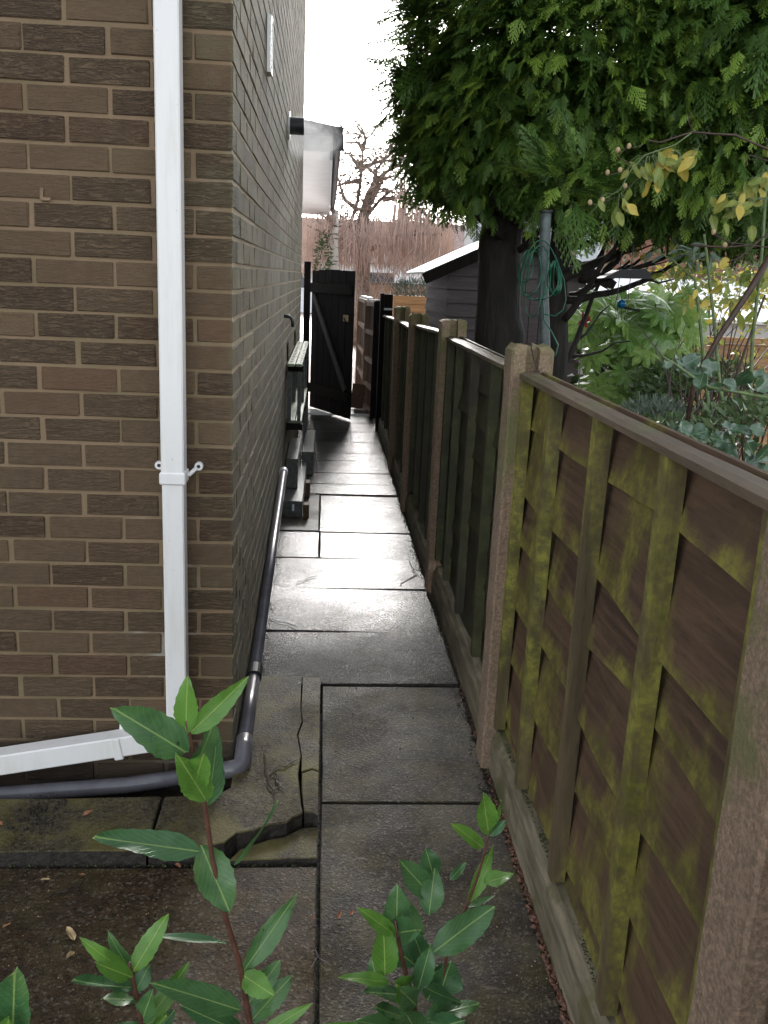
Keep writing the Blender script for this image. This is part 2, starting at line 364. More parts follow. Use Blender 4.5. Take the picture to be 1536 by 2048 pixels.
def slab(poly, z, th=.045, mat=SLAB, tilt=(0, 0), label=None, edge=.003):
    n = len(poly); cx = sum(p[0] for p in poly)/n; cy = sum(p[1] for p in poly)/n
    def zz(x, y): return z+(x-cx)*tilt[0]+(y-cy)*tilt[1]
    vs = [(x, y, zz(x, y)-th) for x, y in poly]+[(x, y, zz(x, y)-edge) for x, y in poly]
    ins = []
    for i in range(n):
        p = Vector(poly[i]); a = Vector(poly[i-1]); c = Vector(poly[(i+1) % n])
        d = ((a-p).normalized()+(c-p).normalized())
        cc = Vector((cx, cy))-p
        q = p+cc.normalized()*edge*1.4
        ins.append((q.x, q.y, zz(q.x, q.y)))
    vs += ins; fs = [tuple(range(2*n, 3*n))]
    for i in range(n):
        j = (i+1) % n; fs += [(i, j, j+n, i+n), (i+n, j+n, j+2*n, i+2*n)]
    area = sum(poly[i][0]*poly[(i+1) % n][1]-poly[(i+1) % n][0]*poly[i][1] for i in range(n))
    if area < 0: fs = [f[::-1] for f in fs]
    o = MB().add(vs, fs).build('paving_slab', mat, path, label=label); o.data.materials.append(BED)
    for k, p in enumerate(o.data.polygons):
        if k and k % 2 == 1: p.material_index = 1  # vertical sides darkened for soil stain and for shadow on the risers
    return o
def rag(p, q, n, a):
    out = []
    for i in range(n+1):
        t = i/n; x = p[0]+(q[0]-p[0])*t; y = p[1]+(q[1]-p[1])*t
        k = 0 if i in (0, n) else a
        out.append((x+R_(-k, k), y+R_(-k, k)))
    return out
def rect(x0, x1, y0, y1, jit=.0015, nn=4):
    cs = [(x0, y0), (x1, y0), (x1, y1), (x0, y1)]; out = []
    for i in range(4):
        out += rag(cs[i], cs[(i+1) % 4], nn, jit)[:-1]
    return out
XL, XR = -.33, .574
ys = [3.345, 3.915, 4.495, 5.04, 5.56, 6.36, 6.965, 7.385, 7.91, 8.26, 8.86, 9.46, 10.06, 10.6]
tl = [(.006, -.004), (-.004, .006), (.004, -.004), (0, .008), (0, -.006), (.002, .004), (0, 0), (.003, 0), (0, .004), (-.003, 0), (0, .003), (0, 0), (0, 0)]
for i in range(len(ys)-1):
    y0, y1 = ys[i]+.005+.0009*i, ys[i+1]-.005-.0009*i; sk = .012
    t = (tl[i][0]*2.2, tl[i][1]*2.2)
    if i == 3:
        slab(rect(XL, -.012, y0, y1), .002, tilt=t); slab(rect(-.004, XR, y0, y1), .0, tilt=t)
    elif i == 4:
        slab(rect(XL, -.018, y0+.02, y1+.28), .0, tilt=t, mat=SLAB_GREY); slab(rect(-.010, XR, y0, y1+.25-.0), .0, tilt=t)
    elif i == 5:
        slab(rect(XL, XR, y0+.27, y1), .0, tilt=t)
    else:
        slab(rect(XL, XR+(.0 if i < 9 else 0), y0, y1), .0, tilt=t)
# near slabs, right column
slab(rect(.022, XR, 2.512, 3.337), -.002, tilt=(.003, .002), mat=SLAB_GREY)
slab(rect(.022, XR+.003, 1.60, 2.502), -.004, tilt=(-.003, .002), mat=SLAB_GREY)
slab(rect(.022, XR+.005, .99, 1.592), -.004, mat=SLAB_BROWN)
# near slabs, left: corner slab cracked in pieces
cr = [(-.062, 3.335), (-.060, 3.05), (-.052, 2.96), (-.066, 2.86), (-.049, 2.72), (-.055, 2.60), (-.047, 2.52), (-.040, 2.43), (-.034, 2.395)]
frontedge = [(-.455, 2.205), (-.30, 2.225), (-.25, 2.24), (-.22, 2.285), (-.17, 2.30), (-.13, 2.325), (-.08, 2.335), (-.06, 2.365), (-.036, 2.38)]
slab([(-.33, 3.335), (-.33, 2.74), (-.262, 2.66), (-.262, 2.52), (-.300, 2.475), (-.455, 2.465)]+frontedge+cr[::-1][:-1]+[(-.064, 3.335)], .042, .07, SLAB_DRY, label='mossy corner slab with a ragged broken front edge')
c2 = [(x+.0032, y) for x, y in cr]
slab([(-.029, 2.39), (-.005, 2.39), (.012, 2.375), (.012, 2.62), (-.01, 2.632), (-.042, 2.612), (-.041, 2.52), (-.034, 2.43)], .040, .07, SLAB_DRY, label='small cracked piece of slab beside the front crack')
slab([c2[4], (-.044, 2.622), (-.01, 2.642), (.012, 2.628), (.012, 3.337), (-.057, 3.337)]+c2[1:4], .038, .07, SLAB_DRY, label='narrow cracked strip of slab')
slab([(-.235, 2.21), (.012, 2.215), (.012, 2.365), (-.03, 2.362), (-.055, 2.342), (-.085, 2.318), (-.13, 2.305), (-.17, 2.282), (-.21, 2.258)], .006, .04, SLAB_DRY, (.02, -.02), label='broken sliver of slab sunk in front of the crack')
slab([(-1.3, 2.20), (-.98, 2.195), (-.80, 2.2), (-.60, 2.205), (-.462, 2.204), (-.466, 2.467), (-.8, 2.455), (-1.3, 2.45)], .042, .07, SLAB_DRY, (0, .01), label='raised mossy slab under the white waste pipe')
slab(rect(-.872, .012, 1.600, 2.190), -.004, tilt=(.002, .004), mat=SLAB_BROWN, label='large brown wet slab at the front')
slab(rect(-1.9, -.88, 1.600, 2.190), -.008, mat=SLAB_BROWN); slab(rect(-.872, .012, .99, 1.592), -.004, mat=SLAB_BROWN); slab(rect(-1.9, -.88, .99, 1.592), -.004, mat=SLAB_BROWN)

# ================================================================== BRICK HOUSE
CX, CY = -.27, 2.69; CH = .0755; Z0 = -.045
house = thing('brick_house', 'brown brick house with a green stained side wall along the path', 'house', (CX, CY, 0))
WT = 5.6; FAR = 9.62
wall = MB().box((CX-3.2, CY+.0042, -.11), (CX-.0028, FAR-.004, WT)).build('brick_wall', MORTAR, house)
def brickmesh(name, lx, ly, lz, mat):
    b = MB().box((-lx/2, -ly/2, -lz/2), (lx/2, ly/2, lz/2)); me = bpy.data.meshes.new(name)
    bm = bmesh.new()
    vs = [bm.verts.new(v) for v in b.v]; [bm.faces.new([vs[i] for i in f]) for f in b.f]
    bmesh.ops.recalc_face_normals(bm, faces=bm.faces)
    bmesh.ops.bevel(bm, geom=list(bm.edges), offset=.0028, segments=1, affect='EDGES')
    for v in bm.verts: v.co += Vector((R_(-1, 1), R_(-1, 1), R_(-1, 1)))*.0019
    bm.to_mesh(me); bm.free(); me.materials.append(mat); return me
BW = .1025; BL = .215; BH = CH-.0105
mF = [brickmesh('brick', BL, BW, BH, BRICK) for _ in range(5)]; mH = [brickmesh('brick', BW, BL, BH, BRICK) for _ in range(5)]
stuffb = MB(); cnt = 0
def putbrick(me, x, y, z):
    o = bpy.data.objects.new('brick', me); link(o, wall); o.location = (x-CX, y-CY, z); o.rotation_euler = (R_(-.004, .004), R_(-.006, .006), R_(-.004, .004)); return o
nco = int((WT-Z0)/CH)
for k in range(nco):
    zc = Z0+CH*(k+.5); odd = (k % 2 == 0)
    jz = R_(-.001, .001)
    # front wall, running to the left
    x = CX-R_(0, .0015)
    items = []
    if odd: items.append(('F', x-BL/2, CY+BW/2)); x -= BL+.010; ystart = CY+BW+.010
    else: items.append(('H', x-BW/2, CY+BL/2)); x -= BW+.010; ystart = CY+BL+.010
    first = items[0]
    vis = zc < 2.42
    if vis: putbrick(random.choice(mF if first[0] == 'F' else mH), first[1], first[2]+R_(-.001, .0005), zc+jz)
    else:
        hx, hy = (BL/2, BW/2) if first[0] == 'F' else (BW/2, BL/2)
        stuffb.box((first[1]-hx, first[2]-hy, zc-BH/2), (first[1]+hx, first[2]+hy, zc+BH/2), .0012)
    while x > CX-3.1:
        xx = x+R_(-.0035, .0035)
        if vis and x > -1.03: putbrick(random.choice(mF), xx-BL/2, CY+BW/2+R_(-.0015, .001), zc+jz+R_(-.001, .001))
        else: stuffb.box((xx-BL, CY+R_(-.0015, .001), zc-BH/2), (xx, CY+BW, zc+BH/2), .001)
        x -= BL+.0105
    y = ystart; i = 0
    while y < FAR-.02:
        L = min(BL+.0065, FAR-y); d = R_(-.0004, .0012)
        if vis and i < 3 and y < 3.4: putbrick(random.choice(mH), CX-BW/2+d, y+BL/2, zc+jz)
        else: stuffb.box((CX-BW, y, zc-BH/2), (CX+d, y+L, zc+BH/2), .0006)
        y += BL+.0105; i += 1
stuffb.build('brick_courses', BRICK, wall, kind='stuff')
rf = MB(); rf.add([(CX-3.4, CY-.3, WT), (CX+.12, CY-.3, WT), (CX+.12, FAR+.2, WT), (CX-3.4, FAR+.2, WT), (CX-3.4, CY-.3, WT+.12), (CX+.12, CY-.3, WT+.12), (CX+.12, FAR+.2, WT+.12), (CX-3.4, FAR+.2, WT+.12)], [(0, 1, 2, 3), (7, 6, 5, 4), (0, 4, 5, 1), (1, 5, 6, 2), (2, 6, 7, 3), (3, 7, 4, 0)])
rf.build('roof', SLATE, house)
# flue, vent, overflow
fl = MB().tube([(CX-.02, 6.13, 2.50), (CX+.10, 6.13, 2.50)], .052, 20)
o = fl.build('boiler_flue', BLACKPL, house, smooth=False)
MB().tube([(CX, 6.13, 2.50), (CX+.012, 6.13, 2.50)], .085, 20).build('wall_collar', PVC, o)
vent = MB().box((CX, 4.09, 2.415), (CX+.012, 4.15, 2.60)).build('wall_vent', BLACKPL, house, label='small vent cover with a white rim high on the side wall')
for (a, bb) in (((CX, 4.08, 2.40), (CX+.018, 4.16, 2.415)), ((CX, 4.08, 2.60), (CX+.018, 4.16, 2.615)), ((CX, 4.07, 2.40), (CX+.016, 4.085, 2.615)), ((CX, 4.155, 2.40), (CX+.018, 4.163, 2.615))):
    MB().box(a, bb).build('rim', PVC, vent)
for i in range(6): MB().box((CX+.012, 4.10, 2.43+i*.028), (CX+.016, 4.15, 2.44+i*.028)).build('louvre', BROWNSTEM, vent)
pts = [(CX-.01, 5.89, 1.335)]+[(CX+.02+.035*math.sin(a), 5.89, 1.30+.035*math.cos(a)) for a in [i*math.pi/10 for i in range(0, 6)]]+[(CX+.055, 5.89, 1.27)]
MB().tube(pts, .011, 10).build('overflow_pipe', BLACKPL, house, smooth=True)
sp = bpy.data.meshes.new('steam'); bm = bmesh.new(); bmesh.ops.create_icosphere(bm, subdivisions=3, radius=1); bm.to_mesh(sp); bm.free(); sp.materials.append(STEAM)
st = bpy.data.objects.new('steam', sp); link(st); st.location = (CX+.15, 6.2, 2.44); st.scale = (.22, .22, .17); tag(st, 'wisp of white steam drifting from the black flue', 'steam', kind='stuff')

# downpipe (own thing) with bracket and lower branch
dp = thing('downpipe', 'white square plastic downpipe on the front brick wall', 'downpipe', (-.43, 2.65, .1))
def taperpipe(b, p, q, w, d): return b.bar(p, q, w, d, up=(0, 1, 0))
dx0, dx1 = -.4215, -.4385
MB().bar((dx0, 2.64, WT-.1), (dx1, 2.64, 1.0), .066, .066, (0, 1, 0)).build('upper_pipe', PVC, dp, bevel=.004)
MB().bar((dx1, 2.641, 1.015), (-.440, 2.641, .195), .063, .063, (0, 1, 0)).build('lower_pipe', PVC, dp, bevel=.004)
cl = MB().box((dx1-.038, 2.603, .985), (dx1+.038, 2.682, 1.022)).build('pipe_clip', PVC, dp, bevel=.004)
for s in (1, -.72):
    MB().bar((dx1+s*.036, 2.672, 1.0), (dx1+s*.062, 2.678, 1.025), .012, .02, (0, 1, 0)).build('lug', PVC, cl, bevel=.003)
    MB().tube([(dx1+s*.068, 2.668, 1.03), (dx1+s*.068, 2.684, 1.03)], .0125, 14).build('lug', PVC, cl)
    MB().tube([(dx1+s*.068, 2.665, 1.03), (dx1+s*.068, 2.6685, 1.03)], .005, 10).build('screw', BLACKPL, cl)
MB().bar((-.440, 2.64, .235), (-.445, 2.64, .14), .0661, .0661, (0, 1, 0)).build('elbow', PVC, dp, bevel=.006)
wp = thing('waste_pipe', 'white square waste pipe sloping down to the left from the downpipe', 'pipe', (-.7, 2.6, .05))
MB().bar((-.405, 2.6405, .165), (-1.5, 2.60, -.030+.02), .064, .068, (0, 0, 1)).build('pipe', PVC, wp, bevel=.004)
c2_ = MB().bar((-.612, 2.632, .128), (-.640, 2.631, .123), .070, .074, (0, 0, 1)).build('pipe_clip', PVC, wp, bevel=.003)
MB().bar((-.622, 2.665, .150), (-.617, 2.672, .205), .014, .014).build('lug', PVC, c2_)
MB().tube([(-.617, 2.665, .212), (-.617, 2.684, .212)], .011, 12).build('lug', PVC, c2_)
# grey soil pipe on ground along the front and up the side wall
gp = thing('grey_drain_pipe', 'grey round plastic pipe running along the base of both house walls', 'pipe', (-.235, 2.66, 0))
R0 = .0255
bend = Vector((-.232, 2.625, .047))
MB().tube([(-1.6, 2.575, -.036), (-1.0, 2.595, -.034), (-.60, 2.605, -.004), (-.31, 2.622, .036)], R0, 20).build('pipe', GREYPIPE, gp, smooth=True)
pe = UX(570, 940, -.238)
endp = Vector((-.238, 5.42, .425)); st_ = Vector((-.238, 2.69, .075))
MB().tube([st_, st_.lerp(endp, .18)], R0*.96, 20).build('pipe', GREYPIPE, gp, smooth=True)
MB().tube([st_.lerp(endp, .18), endp], R0*.9, 20).build('pipe', GREYPIPE, gp, smooth=True)
bl = [Vector((-.325, 2.622, .035)), Vector((-.27, 2.624, .044)), Vector((-.248, 2.628, .047)), Vector((-.238, 2.64, .053)), Vector((-.236, 2.66, .062)), Vector((-.237, 2.70, .075)), Vector((-.238, 2.75, .083))]
MB().tube(bl, .0285, 20).build('elbow', GREYPIPE, gp, smooth=True)
for t in (.172,): MB().tube([st_.lerp(endp, t-.012), st_.lerp(endp, t+.012)], R0+.004, 20).build('coupling', BLACKPL, gp)
MB().tube([st_.lerp(endp, .99), endp+Vector((0, .012, .002))], R0+.001, 20).build('end_cap', WINDOWWHITE, gp)

# ================================================================== EAVE OF NEIGHBOURING OUTBUILDING (beyond the wall end)
ov = thing('porch_roof', 'white boarded roof overhang with a dark gutter beyond the brick wall', 'porch', (-.4, 9.7, 0))
MB().box((-3.2, 9.75, -.1), (-.62, 20, 2.79)).build('wall', RENDER, ov)
for i, (y0, y1) in enumerate(((9.66, 14.0), (14.01, 17.8), (17.81, 19.6))): MB().box((-.70, y0, 2.795), (-.005, y1, 2.81)).build('soffit_board', SOFFIT, ov)
MB().box((-.004, 9.66, 2.72), (.022, 19.6, 2.97)).build('side_fascia', SOFFIT, ov)
MB().box((-.70, 9.63, 2.80), (.018, 9.658, 2.935)).build('end_fascia', PVC, ov)
rf = MB(); rf.add([(-3.2, 9.58, 3.35), (.055, 9.58, 2.975), (.055, 19.7, 2.975), (-3.2, 19.7, 3.35), (-3.2, 9.58, 3.42), (.055, 9.58, 3.02), (.055, 19.7, 3.02), (-3.2, 19.7, 3.42)], [(0, 3, 2, 1), (4, 5, 6, 7), (0, 1, 5, 4), (1, 2, 6, 5), (2, 3, 7, 6), (3, 0, 4, 7)])
rf.build('roof', SLATE, ov)
g_ = MB(); n = 8
prof = [(.025+.045+.045*math.cos(a), 2.93+.05*math.sin(a)) for a in [math.pi+i*math.pi/n for i in range(n+1)]]
prof2 = [(.07+.040*math.cos(a), 2.93+.045*math.sin(a)) for a in [2*math.pi-i*math.pi/n for i in range(n+1)]]
pr = prof+prof2; k = len(pr)
g_.add([(x, y, z-.05+.03*(1)) for y in (9.6, 19.6) for x, z in pr], [(i, (i+1) % k, (i+1) % k+k, i+k) for i in range(k)])
g_.build('gutter', BLACKPL, ov)
MB().bar((-1.5, 9.57, 3.215), (.12, 9.57, 2.975), .02, .075).build('verge_strip', BLACKPL, ov)
MB().box((.022, 9.575, 2.80), (.13, 9.60, 2.95)).build('gutter_end', BLACKPL, ov)

# ================================================================== GATE
gpost = MB().box((-.258, 10.33, -.05), (-.185, 10.40, 1.735)).build('gate_post', DARKWOOD, bevel=.004); tag(gpost, 'dark wooden gate post against the end of the brick wall', 'gate post')
gate = thing('wooden_gate', 'dark open wooden gate of upright boards with a diagonal brace', 'gate', (-.18, 11.15, 0))
A = Vector((-.175, 11.15, 0)); B_ = Vector((.300, 10.19, 0)); dv = (B_-A).normalized(); L = (B_-A).length; nv = Vector((dv.y, -dv.x, 0))
if nv.y > 0: nv = -nv
nb = 6
for i in range(nb):
    a = A+dv*(L*i/nb+.004); c = A+dv*(L*(i+1)/nb-.004); hh = 1.655+R_(-.012, .012)
    p = (a+c)/2; MB().bar(p+Vector((0, 0, .02)), p+Vector((0, 0, hh)), L/nb-.008, .018, nv).build('gate_board', DARKWOOD, gate, bevel=.002)
for z in (1.45, .26): MB().bar(A+Vector((0, 0, z))+nv*.025-dv*.06, B_+Vector((0, 0, z))+nv*.025-dv*.02, .03, .11).build('rail', DARKRAIL, gate, bevel=.003)
MB().bar(A+dv*.10+nv*.027+Vector((0, 0, 1.36)), B_-dv*.10+nv*.027+Vector((0, 0, .33)), .026, .075, Vector((0, 0, 1))).build('brace', BRACE, gate, bevel=.003)
lt = MB().bar(B_-dv*.20+nv*.02+Vector((0, 0, 1.14)), B_-dv*.09+nv*.02+Vector((0, 0, 1.14)), .012, .07).build('latch_plate', PALELEAF, gate)
MB().tube([B_-dv*.17+nv*.03+Vector((0, 0, 1.14)), B_-dv*.12+nv*.04+Vector((0, 0, 1.10))], .008, 8).build('latch', BLACKPL, gate)
sill = MB().box((-.25, 10.66, -.03), (.62, 10.98, .012)).build('doorstep', FROST); tag(sill, 'pale wet concrete step in the gateway', 'step')
bx = MB().box((.36, 10.72, .0), (.56, 10.86, .055)).build('brick_block', BROWNWOOD, bevel=.005); tag(bx, 'dark block lying on the ground just past the gate', 'block')

# ================================================================== FENCE ON THE RIGHT
side_fence = thing('side_fence', 'long fence of dark lapped panels between rough concrete posts along the right of the path', 'fence', (.63, 2.7, 0))
def hpost(y0, y1, top, lbl, x0=.562, x1=.690, mat=POST, bot=-.06):
    b = MB(); xa, xb = x0+.044, x1-.044; ym0, ym1 = y0+.035, y1-.035; sl_ = .014
    prof = [(x0+.006, y0), (xa, y0), (xa+.002, ym0), (xb-.002, ym0), (xb, y0), (x1-.006, y0), (x1, y0+.006), (x1, y1-.006), (x1-.006, y1), (xb, y1), (xb-.002, ym1), (xa+.002, ym1), (xa, y1), (x0+.006, y1), (x0, y1-.006), (x0, y0+.006)]
    n = len(prof); zs = [bot+i*(top-bot)/24 for i in range(25)]
    vs = []
    for k, z in enumerate(zs+[top+.012]):
        for (x, y) in prof:
            j = .0018; s = 1. if k < 25 else .8
            cx, cy = (x0+x1)/2, (y0+y1)/2
            vs.append((cx+(x-cx)*s+R_(-j, j), cy+(y-cy)*s+R_(-j, j), z+(R_(-.006, .006) if k >= 24 else 0)))
    m_ = len(zs)+1
    fs = [(r*n+i, r*n+(i+1) % n, (r+1)*n+(i+1) % n, (r+1)*n+i) for r in range(m_-1) for i in range(n)]+[tuple((m_-1)*n+i for i in range(n))]
    b.add(vs, fs); return b.build('fence_post', mat, side_fence, label=lbl)
pys = [(.955, 1.075), (2.715, 2.830), (4.47, 4.58), (6.16, 6.27), (7.56, 7.67)]
labs = ['brown concrete fence post nearest the camera at the right edge', 'rough concrete fence post where a garden pole stands behind', 'mossy yellow topped concrete post beside the shed', 'dark concrete post, fourth along the fence from the camera', 'dark slim post, fifth along the fence from the camera']
tops = [1.40, 1.405, 1.40, 1.36, 1.36]
for (a, c), l_, tp in zip(pys, labs, tops): hpost(a, c, tp, l_)
hpost(-.80, -.68, 1.40, 'concrete fence post beside the camera')
t = MB().box((.56, 9.63, -.05), (.60, 9.75, 1.44)).build('timber_post', DARKWOOD, side_fence, bevel=.004); MB().box((.603, 9.66, -.05), (.69, 9.75, 1.43)).build('timber_post', DARKWOOD, side_fence, bevel=.004)
for z in (1.27,): MB().box((.601, 9.645, z), (.692, 9.66, z+.02)).build('strap', FELT, t)

def waney(y0, y1, zb, zt, i, x, bow, seed, panel, wav, mat=BOARD):
    """horizontal board with a wavy lower edge, bowed between battens"""
    rr = random.Random(seed); nx = 18; nz = 3; th = .011
    ph = rr.uniform(0, 6); ph2 = rr.uniform(0, 6); vs = []; ea = []; x = x+rr.uniform(-.004, .003)
    for side in (0, 1):
        for a in range(nx+1):
            t = a/nx; y = y0+(y1-y0)*t
            low = zb+wav*(math.sin(ph+t*5.3)*.6+math.sin(ph2+t*11)*.35)+rr.uniform(-.0022, .0022)*min(1, wav*80)
            bo = bow*math.sin(t*math.pi*3.9+ph)*.35
            for c in range(nz+1):
                s = c/nz; z = low+(zt-low)*s
                xx = x-.027*(1-s)-max(bo, -.004)*(1-s)+side*th
                vs.append((xx, y, z)); ea.append(1. if c == 0 else .15 if c == 1 else 0.)
    st = (nx+1)*(nz+1); fs = []
    for a in range(nx):
        for c in range(nz):
            p = a*(nz+1)+c; q = p+nz+1
            fs.append((p, p+1, q+1, q)); fs.append((st+p, st+q, st+q+1, st+p+1))
        p = a*(nz+1); q = p+nz+1; fs.append((p, q, st+q, st+p)); p += nz; q += nz; fs.append((p, st+p, st+q, q))
    for a in (0, nx):
        for c in range(nz):
            p = a*(nz+1)+c; fs.append((p, st+p, st+p+1, p+1))
    b = MB().add(vs, fs); b.att['edge'] = ea; return b.build('fence_board', mat, panel)
def panel(y0, y1, zt0, zt1, batt, lbl, nb=8, wav=.010, zlow=.145, cap=CAP, bow=.016, vertical=False, edges=True):
    n = 12; vs = []
    for k in range(n+1):
        f = k/n; y = y0+(y1-y0)*f; z = zt0+(zt1-zt0)*f
        j = lambda: R_(-.0012, .0012)
        vs += [(.588+j(), y, z+j()), (.588+j(), y, z+.014+j()), (.606+j(), y, z+.019+j()), (.640+j(), y, z+.017+j()), (.640+j(), y, z)]
    t = MB().add(vs, [(5*r+i, 5*r+5+i, 5*r+5+(i+1) % 5, 5*r+(i+1) % 5) for r in range(n) for i in range(5)]+[(0, 1, 2, 3, 4), (5*n+4, 5*n+3, 5*n+2, 5*n+1, 5*n)]).build('panel_cap', cap, side_fence, label=lbl)
    zt = min(zt0, zt1); pitch = (zt-zlow)/nb
    edges_z = [1.18, .955, .80, .61, .405, .20]
    zs = edges_z if nb == 6 else [zt-pitch*(k+1) for k in range(nb)]
    top = zt+.02
    if not vertical:
        for k, zb in enumerate(zs):
            upper = top if k == 0 else zs[k-1]+.035
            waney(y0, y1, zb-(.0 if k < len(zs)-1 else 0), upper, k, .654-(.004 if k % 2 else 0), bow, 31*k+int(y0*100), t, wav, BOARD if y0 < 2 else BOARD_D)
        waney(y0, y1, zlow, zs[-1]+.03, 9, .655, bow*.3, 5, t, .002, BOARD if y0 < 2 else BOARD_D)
        MB().box((.652, y0, zlow), (.662, y1, top-.01)).build('backing_boards', BOARD, t, kind='stuff') if False else None
    else:
        n = int((y1-y0)/.105)
        for k in range(n):
            a = y0+(y1-y0)*k/n; c = y0+(y1-y0)*(k+1)/n-.003
            MB().box((.630+(.012 if k % 2 else 0), a, zlow), (.645+(.012 if k % 2 else 0), c, zt0+(zt1-zt0)*(k+.5)/n)).build('fence_board', BOARD_D, t)
    for yb, wb in batt:
        f = (yb-y0)/(y1-y0); zt_ = zt0+(zt1-zt0)*f
        b = MB(); n = 10
        for side in range(1):
            vs = []; 
            for k in range(n+1):
                z = zlow+.012+(zt_-.0-zlow-.012)*k/n
                j = lambda: R_(-.0012, .0012)
                vs += [(.594+j(), yb-wb/2+j(), z), (.594+j(), yb+wb/2+j(), z), (.629, yb+wb/2+j(), z), (.629, yb-wb/2+j(), z)]
            b.add(vs, [(4*r+i, 4*r+(i+1) % 4, 4*r+4+(i+1) % 4, 4*r+4+i) for r in range(n) for i in range(4)]+[(0, 3, 2, 1), (4*n, 4*n+1, 4*n+2, 4*n+3)])
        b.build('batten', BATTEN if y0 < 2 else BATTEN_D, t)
    return t
panel(1.045, 2.745, 1.322, 1.322, [(2.715, .05), (2.35, .036), (1.93, .038), (1.51, .042), (1.12, .04)], 'brown lapped panel streaked with yellow green algae, nearest the camera', 6, .017, bow=.024)
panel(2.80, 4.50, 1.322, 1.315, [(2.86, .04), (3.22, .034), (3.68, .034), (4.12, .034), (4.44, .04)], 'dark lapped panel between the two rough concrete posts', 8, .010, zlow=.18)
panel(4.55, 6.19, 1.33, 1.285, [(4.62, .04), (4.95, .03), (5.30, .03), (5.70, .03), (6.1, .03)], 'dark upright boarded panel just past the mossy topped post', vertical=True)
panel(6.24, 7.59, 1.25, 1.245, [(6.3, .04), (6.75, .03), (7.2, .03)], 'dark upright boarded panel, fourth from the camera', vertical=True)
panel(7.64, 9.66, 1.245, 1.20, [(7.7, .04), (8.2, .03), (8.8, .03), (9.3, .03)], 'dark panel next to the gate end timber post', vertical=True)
panel(-.70, .985, 1.322, 1.322, [(-.6, .04), (-.2, .04), (.3, .04), (.7, .04)], 'brown lapped panel beside the camera', 7)
for i, (a, c) in enumerate(((-.69, .965), (1.065, 2.725), (2.82, 4.48), (4.57, 6.17), (6.26, 7.57), (7.66, 9.64))):
    n = 24; vs = []
    for k in range(n+1):
        y = a+(c-a)*k/n; j = lambda s=.002: R_(-s, s)
        vs += [(.588+j(), y, -.06), (.588+j(), y, .070+j()), (.594+j(), y, .118+j(.004)), (.612+j(), y, .140+j(.004)), (.650, y, .142+j()), (.650, y, -.06)]
    fs = [(6*r+q, 6*r+6+q, 6*r+6+(q+1) % 6, 6*r+(q+1) % 6) for r in range(n) for q in range(6)]+[(0, 1, 2, 3, 4, 5), tuple(6*n+5-q for q in range(6))]
    MB().add(vs, fs).build('gravel_board', GBOARD, side_fence, label=['concrete gravel board beside the camera', 'weathered pale gravel board with a mossy top under the algae streaked panel', 'dark gravel board under the second panel', 'gravel board under the third panel, behind the mossy topped post', 'gravel board under the fourth panel of the fence', 'gravel board nearest the gate'][i])
# rail-side fence beyond the gate
ft = thing('railed_fence', 'tan railed fence with brown boards seen from behind past the gate', 'fence', (.48, 12, 0))
for y, x in ((10.45, .565), (11.4, .50), (13.4, .475)): MB().box((x-.03, y-.03, 0), (x+.04, y+.04, 1.34-.05*(y-10.4)/3)).build('post', TANWOOD if y > 11 else DARKWOOD, ft, bevel=.004)
for (ya, xa, yb, xb) in ((10.47, .60, 11.38, .54), (11.43, .54, 13.4, .515)):
    for z in (1.30, .97, .64, .33, .05): MB().bar((xa-.035, ya, z), (xb-.035, yb, z-.02), .04, .05).build('rail', TANWOOD, ft)
    n = 9 if yb < 12 else 16
    for i in range(n):
        p0 = Vector((xa, ya, 0)).lerp(Vector((xb, yb, 0)), i/n+.01); p1 = Vector((xa, ya, 0)).lerp(Vector((xb, yb, 0)), (i+1)/n-.01)
        c = (p0+p1)/2; MB().bar(c+Vector((0, 0, .02)), c+Vector((0, 0, 1.33-.03*i/n)), (p1-p0).length, .015, Vector((1, 0, 0))).build('fence_board', BROWNWOOD, ft)
    MB().bar((xa, ya, 1.345), (xb, yb, 1.325), .06, .02).build('cap_rail', FROST, ft)
lb = MB().bar((.40, 11.25, .0), (.43, 11.28, .30), .16, .025, (0, 1, 0)).build('leaning_board', ENDWOOD, bevel=.004); tag(lb, 'short brown board leaning on the railed fence past the gate', 'board')

# ================================================================== TIMBERS AND SHELF BY THE WALL
def timber(a, c, lbl, mat=GREYTIMBER, end=True):
    b = MB().box(a, c); o = b.build('timber_beam', mat, bevel=.004); tag(o, lbl, 'timber', 'timbers stacked by the wall'); return o
timber((-.262, 5.93, .0), (-.130, 7.25, .112), 'long grey beam lying lowest by the wall with a pale label on its end')
o = MB().box((-.20, 5.926, .045), (-.185, 5.9285, .09)).build('paper_label', WINDOWWHITE); tag(o, 'small pale label stapled on the lowest beam end', 'label')
timber((-.262, 6.30, .114), (-.176, 7.15, .328), 'tall dark timber standing on edge on the lowest beam')
timber((-.170, 7.27, .0), (-.075, 8.35, .195), 'grey timber furthest along the stack towards the gate')
timber((-.126, 5.90, .0), (-.085, 5.99, .095), 'small reddish brown offcut at the end of the lowest beam', ENDWOOD)
timber((-.126, 6.5, .0), (-.09, 6.62, .11), 'second small brown offcut beside the lowest beam', ENDWOOD)
sh = thing('plank_shelf', 'green stained plank shelf on brackets fixed to the brick wall', 'shelf', (-.26, 7.2, .7))
for k, (xa, xb) in enumerate(((-.258, -.208), (-.202, -.158))):
    z = 1.0; MB().box((xa, 6.22, .985), (xb, 8.40, 1.005)).build('plank', GREENTIMBER, sh, bevel=.003)
    b = MB()
for k in range(14):
    for xa in (-.243, -.178): MB().box((xa, 6.35+k*.14, 1.0052), (xa+.018, 6.362+k*.14, 1.0075)).build('slot', DARKWOOD, sh)
for k, (xa, xb) in enumerate(((-.258, -.208), (-.202, -.158))): MB().box((xa, 6.35, .575), (xb, 8.3, .595)).build('plank', GREENTIMBER, sh, bevel=.003)
